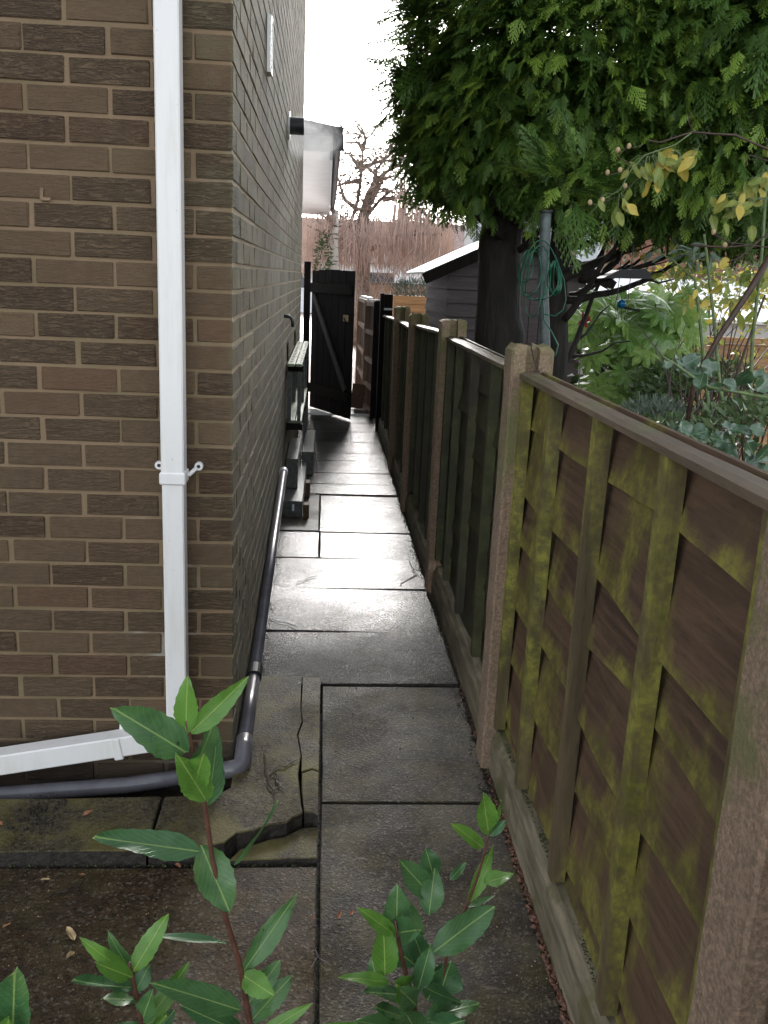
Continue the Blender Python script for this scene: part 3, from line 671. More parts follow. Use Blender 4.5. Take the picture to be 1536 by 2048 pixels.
for y in (6.33, 7.3, 8.25):
    MB().box((-.258, y, .94), (-.15, y+.05, .983)).build('bracket_arm', DARKWOOD, sh); MB().box((-.262, y, .53), (-.15, y+.05, .573)).build('bracket_arm', DARKWOOD, sh)
    MB().box((-.262, y, .596), (-.232, y+.05, .939)).build('upright', GREYTIMBER, sh); MB().box((-.19, y, .596), (-.165, y+.05, .939)).build('upright', GREYTIMBER, sh)
for y in (6.45, 7.9): MB().bar((-.266, y, 1.01), (-.262, y-.12, 1.13), .012, .02).build('hook', BLACKPL, sh)
MB().box((-.185, 8.2, 0.0), (-.155, 8.25, .529)).build('leg', GREYTIMBER, sh)

# ================================================================== SHED
SY = 8.7
shed = thing('garden_shed', 'dark purple boarded shed with a pitched roof whitened by frost and painted sky reflection behind the conifer', 'shed', (1.8, SY, 0))
sx0, sx1, ez, az = 1.135, 2.46, 1.76, 2.07; xm = (sx0+sx1)/2
MB().add([(sx0+.02, SY+.02, .0), (sx1-.02, SY+.02, 0), (sx1-.02, SY+.02, ez), (xm, SY+.02, az-.02), (sx0+.02, SY+.02, ez), (sx0+.02, SY+1.85, .0), (sx1-.02, SY+1.85, 0), (sx1-.02, SY+1.85, ez), (xm, SY+1.85, az-.02), (sx0+.02, SY+1.85, ez)],
    [(0, 1, 2, 3, 4), (9, 8, 7, 6, 5), (0, 4, 9, 5), (1, 6, 7, 2), (0, 5, 6, 1)]).build('core', SHEDWOOD, shed)
z = .02
while z < az-.06:
    z1 = z+.125; w0 = sx0; w1 = sx1
    def half(zz): return (sx1-sx0)/2 if zz <= ez else (sx1-sx0)/2*(az-zz)/(az-ez)
    h0, h1 = half(z), half(min(z1-.006, az-.01))
    MB().add([(xm-h0, SY-.008, z), (xm+h0, SY-.008, z), (xm+h1, SY+.006, z1-.004), (xm-h1, SY+.006, z1-.004), (xm-h0, SY+.018, z), (xm+h0, SY+.018, z), (xm+h1, SY+.018, z1-.004), (xm-h1, SY+.018, z1-.004)],
             [(0, 1, 2, 3), (0, 4, 5, 1), (3, 2, 6, 7), (0, 3, 7, 4), (1, 5, 6, 2)]).build('cladding_board', SHEDWOOD, shed)
    if z1 < ez+.02:
        MB().add([(sx0-.010, SY-.008, z), (sx0-.010, SY+1.86, z), (sx0+.006, SY+1.86, z1-.004), (sx0+.006, SY, z1-.004), (sx0+.018, SY, z), (sx0+.018, SY+1.86, z), (sx0+.018, SY+1.86, z1-.004), (sx0+.018, SY, z1-.004)],
                 [(0, 3, 2, 1), (0, 1, 5, 4), (3, 7, 6, 2), (0, 4, 7, 3)]).build('cladding_board', SHEDWOOD, shed)
    z = z1
dr = MB().box((1.62, SY-.035, .05), (2.12, SY-.012, 1.5)).build('door', SHEDWOOD, shed)
for i in range(5): MB().box((1.63+i*.098, SY-.043, .06), (1.72+i*.098, SY-.0355, 1.49)).build('door_board', SHEDWOOD, dr)
for s in (-1, 1):
    ex = xm+s*((sx1-sx0)/2+.24); ezz = ez-.24*(az-ez)/((sx1-sx0)/2)
    a, bq = (xm, az), (ex, ezz)
    MB().add([(a[0], SY-.09, a[1]), (bq[0], SY-.09, bq[1]), (bq[0], SY+1.95, bq[1]), (a[0], SY+1.95, a[1]), (a[0], SY-.09, a[1]+.02), (bq[0], SY-.09, bq[1]+.02), (bq[0], SY+1.95, bq[1]+.02), (a[0], SY+1.95, a[1]+.02)],
             [(0, 1, 2, 3), (4, 7, 6, 5), (0, 4, 5, 1), (1, 5, 6, 2), (2, 6, 7, 3), (3, 7, 4, 0)]).build('roof_panel', FELT if s < 0 else SLATE, shed)
    MB().bar((xm+s*.01, SY-.098, az-.045), (ex, SY-.098, ezz-.045), .014, .10, (0, 0, 1)).build('barge_board', DARKWOOD, shed)

# ================================================================== BACKGROUND HOUSES
bh = thing('brown_roofed_bungalow', 'low white bungalow with a long brown roof behind the bare tree', 'house', (0, 42, 0))
MB().box((-8, 42, -.1), (14, 50, 2.35)).build('wall', RENDER, bh)
MB().add([(-9, 41.6, 2.2), (15, 41.6, 2.2), (15, 46, 4.25), (-9, 46, 4.25), (15, 50.5, 2.2), (-9, 50.5, 2.2)], [(0, 1, 2, 3), (3, 2, 4, 5), (0, 3, 5), (1, 4, 2), (0, 5, 4, 1)]).build('roof', ROOFBROWN, bh)
for xx in (-2.2, 1.6, 5.0): w = MB().box((xx, 41.96, .9), (xx+1.5, 41.99, 1.9)).build('window', WINDOWWHITE, bh); MB().box((xx+.1, 41.94, 1.0), (xx+1.4, 41.955, 1.8)).build('pane', GLASS, w)
lf = thing('low_fence', 'low brown boarded fence closing the drive below the bare tree', 'fence', (2, 24, 0))
for i in range(14): MB().box((.75+i*.30, 23.98, .25), (1.04+i*.30, 24.0, 1.42)).build('fence_board', TANWOOD, lf)
MB().box((.7, 23.95, 1.42), (5, 24.05, 1.47)).build('cap_rail', CAP, lf)
# red brick house behind garden
HY = 15.0
rh = thing('red_brick_house', 'red brick house with white windows glimpsed under the conifer', 'house', (5, HY, 0))
rw = MB().box((3.05, HY+.007, -.1), (10, HY+5, 3.0)).build('brick_wall', MORTAR, rh)
fb = [brickmesh('brick', BL, BW, .065, FARBRICK) for _ in range(3)]
# windows
winx = [(4.02, 4.42), (3.2, 3.75)]
stb = MB(); nfar = 0
for k in range(30):
    zc = .5+k*.075; x = 3.06+(0 if k % 2 else .112)
    while x < 9.9:
        inside = any(a-.12 < x+.1 < c+.12 for a, c in winx) and 1.4 < zc < 2.7
        if not inside:
            if 4.2 < x < 6.3 and 1.5 < zc < 2.7 and nfar < 160:
                o = bpy.data.objects.new('brick', random.choice(fb)); link(o, rw); o.location = (x+BL/2-5, HY+BW/2-HY, zc); nfar += 1
            else: stb.box((x, HY, zc-.0325), (x+BL, HY+BW, zc+.0325))
        x += .225
stb.build('brick_courses', FARBRICK, rw, kind='stuff')
for a, c in winx:
    w = MB().box((a, HY-.03, 1.45), (c, HY-.004, 2.62)).build('window', WINDOWWHITE, rh); MB().box((a+.06, HY-.036, 1.52), (c-.06, HY-.031, 2.55)).build('pane', SOFFIT, w)
MB().box((3.0, HY-.3, 3.0), (10.2, HY+5, 3.12)).build('roof', SLATE, rh)
# tiled gable with white corner board
tg = thing('tiled_roof_house', 'grey tiled roof slope with a white corner board left of the conifer trunk', 'house', (2.9, 13, 0))
ty0 = 13.4
MB().box((2.30, ty0+.1, -.1), (2.95, ty0+2.2, 2.0)).build('wall', FARBRICK, tg)
MB().box((1.96, ty0, .5), (2.08, ty0+.1, 2.55)).build('corner_board', PVC, tg)
MB().box((2.081, ty0+.01, .5), (2.22, ty0+.1, 2.5)).build('corner_board', SOFFIT, tg)
MB().add([(2.35, ty0, 1.98), (3.4, ty0, 1.98), (3.4, ty0+.9, 2.78), (2.12, ty0+.9, 2.78), (2.35, ty0+.9, 1.9), (3.4, ty0+.9, 1.9)], [(0, 1, 2, 3), (0, 3, 4), (1, 5, 2), (0, 4, 5, 1), (3, 2, 5, 4)]).build('roof_deck', SLATE, tg)
for r in range(11):
    f = r/11; y = ty0-.02+.9*f; z = 1.98+.8*f; xs = 2.35-.23*f
    for c in range(5):
        x0 = xs+c*.22; MB().add([(x0, y-.012, z+.012), (x0+.213, y-.012, z+.012), (x0+.213, y+.085, z+.095), (x0, y+.085, z+.095), (x0, y-.010, z-.008), (x0+.213, y-.010, z-.008)], [(0, 1, 2, 3), (0, 4, 5, 1)]).build('roof_tile', SLATE, tg)
# orange slatted fence with concrete posts
of = thing('orange_slat_fence', 'orange horizontal slat fence across the back of the garden', 'fence', (4, 7.4, 0))
x = 2.55; bay = 0
while x < 6.2:
    MB().box((x, 7.38, 0), (x+.10, 7.48, 1.25)).build('post', POST, of)
    for k in range(12):
        z = .06+k*.093
        MB().add([(x+.102, 7.42+R_(-.003, .003), z), (x+1.698, 7.42+R_(-.003, .003), z), (x+1.698, 7.435, z+.10), (x+.102, 7.435, z+.10), (x+.102, 7.45, z), (x+1.698, 7.45, z), (x+1.698, 7.45, z+.1), (x+.102, 7.45, z+.1)], [(0, 1, 2, 3), (0, 4, 5, 1), (3, 2, 6, 7)]).build('slat', ORANGE, of)
    x += 1.70
for bx0 in (.90, 0): pass
MB().box((2.55, 7.375, 1.19), (7.6, 7.46, 1.24)).build('cap_rail', ORANGE, of)
# back bay behind the shed side, and frosted lean-to beyond
gh = thing('frosted_outbuilding', 'low outbuilding with a frost white sheet roof behind the orange fence', 'outbuilding', (6, 9.6, 0))
MB().box((3.2, 9.2, -.1), (9, 11.6, 1.30)).build('wall', SOFFIT, gh)
for i in range(10): MB().add([(3.1+i*.6, 9.0, 1.33), (3.69+i*.6, 9.0, 1.33), (3.69+i*.6, 11.8, 1.74), (3.1+i*.6, 11.8, 1.74), (3.1+i*.6, 9.0, 1.30), (3.69+i*.6, 9.0, 1.30), (3.69+i*.6, 11.8, 1.71), (3.1+i*.6, 11.8, 1.71)], [(0, 1, 2, 3), (0, 4, 5, 1), (4, 7, 6, 5), (1, 5, 6, 2), (0, 3, 7, 4)]).build('roof_sheet', FROST, gh)
# planter box of orange boards with lavender
pl = thing('orange_planter', 'orange boarded planter below the shed eave', 'planter', (1.2, 14, 0))
for k in range(4): MB().box((1.02, 14, .85+k*.125), (1.75, 14.03, .968+k*.125)).build('board', ORANGE2, pl)
MB().box((1.02, 14.035, 0), (1.75, 14.5, 1.34)).build('box_body', ORANGE2, pl)

# ================================================================== VEGETATION HELPERS
def leaf_geo(b, base, tip, width, up, cup=.15, droop=.1, serr=0, rows=9, shape='lance', fold=0):
    base = Vector(base); tip = Vector(tip); d = tip-base; L = d.length; d.normalize()
    up = Vector(up); r = d.cross(up)
    if r.length < 1e-3: r = d.orthogonal()
    r.normalize(); n = r.cross(d); k0 = len(b.v)
    if b.uv is None: b.uv = []; b.att['rnd'] = []
    rv = random.random(); ph = R_(0, 6)
    for i in range(rows+1):
        t = i/rows
        if shape == 'lance': w = (math.sin(math.pi*t**.86))**.72*(1-.12*t)
        elif shape == 'round': w = (math.sin(math.pi*min(1, max(0, t))))**.5
        else: w = math.sin(math.pi*t)
        if i == 0: w = .04
        if i == rows: w = .0
        w *= width/2
        for j, s in enumerate((-1, -.5, 0, .5, 1)):
            sr = (1+serr*(1 if i % 2 else -1)) if abs(s) == 1 else 1
            wave = cup*w*abs(s)*1.0+.10*width*math.sin(ph+t*8+s*2)*abs(s)
            p = base+d*(L*t)+r*(w*s*sr)+n*(wave-droop*L*(t**2))
            b.v.append(tuple(p)); b.uv.append((t, .5+.5*s*(w/(width/2+1e-9)))); b.att['rnd'].append(rv)
    for i in range(rows):
        for j in range(4):
            p = k0+i*5+j; b.f.append((p, p+1, p+6, p+5))
def leafobj(name, mat, parent, *a, **k):
    b = MB(); leaf_geo(b, *a, **k); return b.build(name, mat, parent, smooth=True)

# ================================================================== CONIFER
def frond_template(seed):
    rr = random.Random(seed); V = []; Fc = []; T = []
    def strip(p, q, w0, w1, nrm):
        d = (q-p).normalized(); r = d.cross(nrm).normalized(); k = len(V)
        V.extend([p-r*w0, p+r*w0, q+r*w1, q-r*w1]); Fc.append((k, k+1, k+2)); Fc.append((k, k+2, k+3)); return k
    nrm = Vector((0, 0, 1)); L = 1.0
    def axis(t): return Vector((t, .05*math.sin(t*3+seed), -.55*t*t))
    for i in range(5):
        p, q = axis(i/5), axis((i+1)/5); strip(p, q, .022, .018, nrm); T += [i/6]*4
    nb = 8
    for i in range(nb):
        for s in (-1, 1):
            t = .06+.88*(i+.5*(s > 0))/nb; p = axis(t); l = (.46*(1-t)**.75+.09)*rr.uniform(.8, 1.15)
            a = math.radians(rr.uniform(34, 50)); d = Vector((math.cos(a), s*math.sin(a), -.30-.2*t+rr.uniform(-.12, .12))).normalized(); q = p+d*l
            strip(p, q, .020, .011, nrm); T += [t*.5, t*.5, .8, .8]
            m_ = 3 if l > .25 else 2
            for j in range(m_):
                tt = (j+.8)/(m_+.3); c = p+d*l*tt
                for s2 in (-1, 1):
                    a2 = math.atan2(d.y, d.x)+s2*math.radians(38); e = Vector((math.cos(a2), math.sin(a2), d.z-.15)).normalized()
                    ll = l*.36*(1.1-tt*.5); k = len(V); rr_ = e.cross(nrm).normalized()*.020
                    V.extend([c-rr_, c+rr_, c+e*ll*1.1]); Fc.append((k, k+1, k+2)); T += [.5, .5, 1.]
    return np.array([tuple(v) for v in V]), np.array(Fc), np.array(T)
FT = [frond_template(i) for i in range(4)]
def fronds(name, P, D, size, mat, parent, rndv, kind='stuff', upm=1.0):
    """P positions, D outward dirs -> joined sprays"""
    Vs = []; Fs = []; Rn = []; Tp = []; off = 0; N = len(P)
    tid = rng.integers(0, len(FT), N)
    for t in range(len(FT)):
        idx = np.where(tid == t)[0]
        if not len(idx): continue
        V, Fc, T = FT[t]; d = D[idx]; d = d/np.linalg.norm(d, axis=1)[:, None]
        up = np.zeros_like(d); up[:, 2] = 1; up += rng.normal(0, .30, up.shape)
        side = np.cross(up, d); side /= np.linalg.norm(side, axis=1)[:, None]; nn = np.cross(d, side)
        B = np.stack([d, side, nn], axis=2)*size[idx][:, None, None]
        W_ = np.einsum('nij,kj->nki', B, V)+P[idx][:, None, :]
        Vs.append(W_.reshape(-1, 3)); Fs.append((Fc[None]+(np.arange(len(idx))*len(V))[:, None, None]).reshape(-1, 3)+off); off += len(idx)*len(V)
        Rn.append(np.repeat(rndv[idx], len(V))); Tp.append(np.tile(T, len(idx)))
    return npmesh(name, np.concatenate(Vs), np.concatenate(Fs), mat, parent, {'rnd': np.concatenate(Rn), 'tip': np.concatenate(Tp)}, kind)
tree = thing('conifer_tree', 'large dark green conifer overhanging the fence and the shed', 'tree', (1.0, 5.2, 0))
tr = MB(); pts = [U(1000, 760, 5.2), U(996, 640, 5.2), U(1000, 520, 5.2), U(1005, 430, 5.2), U(1010, 330, 5.2), U(1020, 150, 5.2), U(1030, -100, 5.2), U(1040, -400, 5.2)]
pts = [Vector((pts[0].x-.0, 5.2, -.02))]+pts
rad = [.20, .15, .13, .118, .11, .10, .08, .06, .03]
rr2 = []
pp2 = []
for i in range(len(pts)-1):
    for k in range(4): pp2.append(pts[i].lerp(pts[i+1], k/4)+Vector((R_(-.008, .008), R_(-.01, .01), 0))); rr2.append((rad[i]+(rad[i+1]-rad[i])*k/4)*R_(.93, 1.07))
tr.tube(pp2, rr2, 14).build('trunk', BARK, tree, smooth=True)
def limb(b, p, q, r0, r1, sag=0, n=7, wob=.03):
    p = Vector(p); q = Vector(q); L = (q-p).length; out = []
    for i in range(n+1):
        t = i/n; v = p.lerp(q, t)+Vector((R_(-1, 1), R_(-1, 1), R_(-1, 1)))*wob*L*(0 if i in (0,) else 1)
        v.z -= sag*L*4*t*(1-t); out.append(v)
    b.tube(out, [r0+(r1-r0)*i/n for i in range(n+1)], 8); return out
t2 = MB(); t2.tube([Vector((1.32, 5.0, -.02)), U(1112, 700, 5.0), U(1112, 560, 5.0), U(1125, 460, 5.0), U(1150, 350, 5.0), U(1180, 150, 5.0)], [.085, .07, .062, .058, .05, .03], 10)
t2.build('trunk', BARK, tree, smooth=True, label='slimmer second trunk behind the metal pole')
branches = [((1128, 640), (1240, 470), .022), ((1115, 560), (1330, 430), .03), ((1125, 540), (1300, 470), .024), ((1130, 600), (1370, 520), .022), ((1120, 500), (1280, 440), .02), ((1160, 560), (1400, 480), .018),
            ((1140, 590), (1260, 520), .016), ((1040, 500), (1110, 420), .02), ((1120, 480), (1210, 400), .02), ((1190, 560), (1320, 490), .014), ((1100, 780), (1200, 560), .024), ((1200, 560), (1290, 430), .018), ((1010, 470), (900, 380), .025), ((1000, 420), (930, 250), .02)]
for (a, c, r) in branches:
    b = MB(); y0 = R_(4.85, 5.05); pp = limb(b, U(a[0], a[1], y0), U(c[0], c[1], y0+R_(-.4, .2)), r, r*.4, .06, 8, .018)
    for q in range(2):
        s = pp[random.randint(3, 6)]; e = s+Vector((R_(.05, .35), R_(-.2, .2), R_(.02, .28))); limb(b, s, e, r*.4, r*.15, 0, 4, .05)
    b.build('branch', BARK, tree, smooth=True)
ell = [((.78, 5.2, 2.85), (.36, .6, .86)), ((.73, 5.25, 2.38), (.27, .45, .30)), ((1.35, 4.85, 2.85), (.78, .85, .86)), ((2.05, 4.6, 2.72), (.95, .9, .78)), ((1.6, 4.9, 4.2), (1.3, 1.1, 1.2)), ((.82, 5.2, 3.9), (.42, .7, .9)), ((1.9, 4.7, 2.16), (.62, .62, .20)), ((2.7, 4.9, 3.3), (.9, .9, 1.2)), ((1.16, 5.0, 2.36), (.42, .5, .24)), ((.52, 5.3, 2.55), (.10, .25, .17)), ((.875, 3.62, 1.93), (.15, .12, .11)), ((1.75, 5.0, 3.3), (.75, .6, .5)), ((2.75, 4.8, 2.35), (.6, .7, .42))]
C_ = np.array([e[0] for e in ell]); Rr = np.array([e[1] for e in ell])
def sample_crown(N, lo, hi):
    P = []; D = []
    vol = Rr[:, 0]*Rr[:, 1]+Rr[:, 1]*Rr[:, 2]; pr = vol/vol.sum()
    while sum(len(p) for p in P) < N:
        k = 20000; e = rng.choice(len(ell), k, p=pr); d = rng.normal(size=(k, 3)); d /= np.linalg.norm(d, axis=1)[:, None]
        f = rng.uniform(lo, hi, k)
        p = C_[e]+d*Rr[e]*f[:, None]
        # clumping: lobes pushed in and out
        cl = np.sin(p[:, 0]*9+1.3*np.sin(p[:, 2]*7))*np.sin(p[:, 2]*11+p[:, 1]*6)*.07
        p = p+d*cl[:, None]
        q = ((p[:, None, :]-C_[None])/Rr[None]); inside = (np.sum(q**2, axis=2) < (lo-.12)**2).any(axis=1)
        keep = ~inside & (p[:, 1] < 5.9) & ((p[:, 2] < 3.5) | (rng.uniform(size=k) < .12)) & ((p[:, 1] < 5.3) | (rng.uniform(size=k) < .35) | (p[:, 0] < .9))
        P.append(p[keep]); D.append((d/Rr[e])[keep])
    P = np.concatenate(P)[:N]; D = np.concatenate(D)[:N]; D /= np.linalg.norm(D, axis=1)[:, None]; return P, D
P, D = sample_crown(15000, .84, 1.06)
D = D*.75+rng.normal(0, .35, D.shape); D[:, 2] -= .12
D[:, 0] -= 0
P += D*(rng.uniform(0, 1, len(P))[:, None]**6)*.16; size = rng.uniform(.055, .12, len(P)); size[P[:, 2] > 4] *= 1.5
fronds('crown', P, D, size, SPRAY, tree, rng.uniform(0, 1, len(P))**1.6)
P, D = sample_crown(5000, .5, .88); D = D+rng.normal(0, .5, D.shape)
fronds('inner_foliage', P, D, rng.uniform(.18, .30, len(P)), SPRAY, tree, rng.uniform(0, .15, len(P)))  # sprays coloured near their darkest, painting shade into the crown's gaps

# metal pole and hanging cord
po = thing('washing_line_pole', 'grey metal pole standing behind the rough concrete post', 'pole', (.84, 3.5, 0))
MB().tube([Vector((.845, 3.5, 0)), Vector((.858, 3.5, 1.3)), U(1086, 560, 3.5), U(1091, 445, 3.5), U(1092, 425, 3.5)], .0205, 16).build('shaft', STEEL, po, smooth=True)
MB().tube([U(1092, 425, 3.5), U(1092, 421, 3.5)], .026, 16).build('cap', BLACKPL, po)
hc = MB()
def loopc(px, py, w, h, y, n=22, open_=.0, tw=0):
    out = []
    for i in range(n+1):
        a = -math.pi/2+2*math.pi*(i/n)*(1-open_); wx = math.cos(a)*w*(.55+.45*(-math.sin(a)*.5+.5)); out.append(U(px+wx+tw*math.sin(a), py+h*(-math.sin(a)*.5+.5)-0, y+.03*math.sin(a*2)))
    return out
for (cx, top, w, h) in ((1075, 490, 34, 110), (1062, 500, 26, 92), (1080, 480, 48, 120), (1068, 495, 20, 140), (1052, 500, 18, 64)): hc.tube(loopc(cx, top, w, h, 3.42, tw=R_(-8, 8)), .0022, 5)
for k in range(6): hc.tube(loopc(1110+R_(-3, 3), 522, 18-2.3*k, 66+R_(-4, 3), 3.42), .0022, 5)
hc.tube([U(1096, 500, 3.43), U(1092, 560, 3.43), U(1086, 600, 3.43), U(1088, 640, 3.43), U(1104, 665, 3.43), U(1116, 690, 3.43), U(1112, 708, 3.43), U(1104, 716, 3.43)], .003, 6)
hc.tube([U(1088, 628, 3.43), U(1110, 632, 3.43), U(1126, 620, 3.43), U(1132, 600, 3.43), U(1128, 560, 3.43), U(1110, 510, 3.43)], .0022, 5)
tag(hc.build('green_cord', HOSE, None, smooth=True), 'tangled loops of thin green cord hanging on the metal pole', 'cord')

# ================================================================== BARE TREES BEYOND
wt = thing('weeping_tree', 'bare weeping tree with curtains of thin reddish twigs', 'tree', (1.0, 22, 0))
YT = 22
tb = MB(); 
def P2(px, py, dy=0): return U(px, py, YT+dy)
tb.tube([Vector((P2(727, 600).x, YT, 0)), P2(726, 600), P2(724, 520), P2(722, 470), P2(728, 430), P2(740, 390), P2(752, 365)], [.28, .2, .17, .15, .13, .11, .08], 8)
tb.build('trunk', WILLOWBARK, wt, smooth=True)
skel = [[(724, 500), (700, 450), (716, 400), (724, 340), (726, 300), (715, 275)], [(716, 420), (690, 400), (680, 370), (672, 340)], [(730, 430), (748, 395), (765, 360), (790, 350), (815, 345)],
        [(727, 440), (760, 400), (776, 385), (800, 372)], [(752, 365), (770, 345), (800, 330), (830, 350), (846, 385)], [(700, 450), (676, 455), (660, 440), (640, 430)], [(722, 360), (700, 365), (686, 368), (672, 372)], [(724, 340), (736, 332), (760, 322), (790, 322)],
        [(722, 470), (690, 480), (640, 465), (615, 450)], [(765, 400), (800, 395), (840, 420), (870, 450)], [(740, 500), (790, 470), (840, 470), (890, 470)], [(726, 300), (716, 285), (690, 284)], [(726, 300), (732, 275), (722, 262)], [(724, 340), (706, 320), (700, 300)], [(745, 395), (752, 340), (770, 318), (784, 308)]]
sk3 = []
for s in skel:
    dd = R_(-1.5, 1.5); pts = [P2(x, y, dd*i/len(s)) for i, (x, y) in enumerate(s)]
    r0 = .055; MB().tube(pts, [r0*(1-.75*i/(len(pts)-1)) for i in range(len(pts))], 6).build('branch', WILLOWBARK, wt, smooth=True); sk3 += [(pts[i], pts[i+1]) for i in range(len(pts)-1)]
tw = MB(); br_ = MB()
def fine(p, d, L, r, dep):
    pts = [p]; q = p.copy(); dd = d.copy()
    for k in range(4):
        dd = (dd+Vector((R_(-1, 1), R_(-1, 1), R_(-.9, .7)))*.28).normalized(); q = q+dd*L/4; pts.append(q.copy())
    br_.tube(pts, [r*(1-.18*k) for k in range(5)], 4, False)
    if dep:
        for k in range(3): fine(pts[random.randint(1, 4)], (dd+Vector((R_(-1, 1), R_(-1, 1), R_(-.8, .8)))).normalized(), L*R_(.45, .75), r*.62, dep-1)
for i in range(120):
    a, c = random.choice(sk3); fine(a.lerp(c, random.random()), Vector((R_(-1, 1), R_(-.6, .6), R_(-.1, 1))).normalized(), R_(.5, 1.0), .022, 2)
tag(br_.build('fine_branches', WILLOWBARK, wt), kind='stuff')
for i in range(160):     # spreading fine twigs
    a, c = random.choice(sk3); p = a.lerp(c, random.random()); d = Vector((R_(-1, 1), R_(-.6, .6), R_(-.3, .9))).normalized()*R_(.3, .9); out = [p]
    for k in range(1, 5): out.append(p+d*(k/4)+Vector((0, 0, -.25*(k/4)**2))+Vector((R_(-1, 1), 0, R_(-1, 1)))*.04)
    tw.tube(out, [.010, .009, .007, .006, .004], 3, False)
for i in range(1500):     # hanging curtains
    px = R_(606, 905); py = R_(425, 480)
    if i % 7 == 0: px = random.choice((R_(795, 862), R_(606, 640), R_(795, 862))); py = 350+abs(px-790)*1.0+R_(-15, 30)
    p = U(px, py, YT+R_(-1.6, 2.2)); zb = U(px, R_(490, 560), YT).z; n = 6; out = []; sw = R_(-.25, .25)
    for k in range(n+1):
        t = k/n; out.append(Vector((p.x+sw*(t**.5)*.6+R_(-.02, .02), p.y, p.z+(zb-p.z)*t)))
    tw.tube(out, [.009]*4+[.007, .006, .004], 3, False)
tag(tw.build('twigs', WILLOWTWIG, wt), kind='stuff')
bt_ = thing('birch_tree', 'slim birch with a white trunk behind the open gate', 'tree', (-.1, 20, 0))
MB().tube([Vector((U(666, 700, 19).x, 19, 0)), U(665, 610, 19), U(668, 540, 19), U(668, 470, 19), U(672, 420, 19)], [.13, .115, .10, .085, .06], 10).build('trunk', BIRCH, bt_, smooth=True)
bb = MB()
for i in range(22):
    p = U(668+R_(-3, 3), R_(425, 540), 19); bb.tube([p, p+Vector((R_(-.4, .4), R_(-.3, .3), R_(.2, .5))), p+Vector((R_(-.7, .7), R_(-.3, .3), R_(-.4, .3)))], [.018, .010, .005], 3, False)
tag(bb.build('twigs', WILLOWTWIG, bt_), kind='stuff')
def leafcloud(name, C, Rd, n, size, mat, parent, aspect=.45, droop=-.2, kind='stuff', up=0):
    d = rng.normal(size=(n, 3)); d /= np.linalg.norm(d, axis=1)[:, None]; f = rng.uniform(.3, 1, n)**.5
    Pn = np.array(C)+d*np.array(Rd)*f[:, None]; ax = d*.7+rng.normal(0, .5, (n, 3)); ax[:, 2] += droop+up; ax /= np.linalg.norm(ax, axis=1)[:, None]
    s = rng.normal(size=(n, 3)); s = np.cross(ax, s); s /= np.linalg.norm(s, axis=1)[:, None]; nn = np.cross(ax, s); sz = rng.uniform(.6, 1.2, n)[:, None]*size
    V = np.stack([Pn, Pn+ax*sz*.5-s*sz*aspect*.5+nn*sz*.08, Pn+ax*sz, Pn+ax*sz*.5+s*sz*aspect*.5+nn*sz*.08], axis=1).reshape(-1, 3)
    Fc = np.arange(n*4).reshape(-1, 4); uv = np.tile(np.array([(0, .5), (.5, 0), (1, .5), (.5, 1)]), (n, 1))
    return npmesh(name, V, Fc, mat, parent, {'rnd': np.repeat(rng.uniform(0, 1, n), 4)}, kind, uv)
iv = thing('ivy_shrub', 'small green ivy clad shrub beside the birch trunk', 'shrub', (-.2, 17, 0))
leafcloud('foliage', (U(645, 545, 17).x, 17, 1.75), (.16, .3, .62), 700, .07, SHRUB, iv)
MB().tube([(U(645, 545, 17).x, 17, 0), (U(645, 545, 17).x, 17, 1.6)], .03, 6).build('stem', BROWNSTEM, iv)
lv = thing('lavender_plant', 'grey green lavender growing over the orange planter', 'plant', (1.3, 14.2, 1.35))
leafcloud('foliage', (1.35, 14.2, 1.42), (.36, .15, .16), 900, .09, LAVENDER, lv, .15, .8)
bs = thing('bare_shrub', 'bare arching shrub under the weeping tree', 'shrub', (1.2, 18, 0))
b = MB()
for i in range(70):
    x0 = R_(.6, 2.2); p = Vector((x0, 18+R_(-.5, .5), .4)); a = R_(-.9, .9); h = R_(.9, 1.9)
    b.tube([p, p+Vector((a*.25, 0, h*.5)), p+Vector((a*.6, 0, h*.85)), p+Vector((a*1.0, 0, h))], [.014, .010, .007, .004], 3, False)
tag(b.build('twigs', WILLOWTWIG, bs), kind='stuff')

# ================================================================== GARDEN PLANTS
def palmate(b, c, dirv, nrm, size, lobes=8):
    c = Vector(c); n = Vector(nrm).normalized(); d = Vector(dirv); d = (d-n*d.dot(n)).normalized(); s = n.cross(d)
    if b.uv is None: b.uv = []; b.att['rnd'] = []
    rv = random.random(); k0 = len(b.v); b.v.append(tuple(c)); b.uv.append((0, .5)); b.att['rnd'].append(rv)
    angs = [math.radians(-125+250*i/(lobes-1)) for i in range(lobes)]
    for i, a in enumerate(angs):
        L = size*(.62+.38*math.cos(a*.6))*R_(.92, 1.05); k = len(b.v); hw = math.radians(19.5)
        def pt(r, an, z, uvv):
            b.v.append(tuple(c+d*(r*math.cos(an))+s*(r*math.sin(an))+n*z)); b.uv.append(uvv); b.att['rnd'].append(rv)
        dz = -.22*L
        pt(L*.38, a-hw, -.01*size, (.35, .1)); pt(L*.72, a-hw*.72, dz*.5-.03*size, (.65, .05)); pt(L, a, dz, (1, .5)); pt(L*.72, a+hw*.72, dz*.5-.03*size, (.65, .95)); pt(L*.38, a+hw, -.01*size, (.35, .9)); pt(L*.5, a, dz*.2+.02*size, (.5, .5))
        m_ = k+5; b.f += [(k0, k, m_), (k, k+1, m_), (k+1, k+2, m_), (k+2, k+3, m_), (k+3, k+4, m_), (k+4, k0, m_)]
fa = thing('fatsia_bush', 'large leaved fatsia bush with glossy hand shaped leaves before the orange fence', 'bush', (2.5, 6.3, 0))
stems = MB(); fc = Vector((U(1290, 690, 6.3).x, 6.3, .6))
spots = []
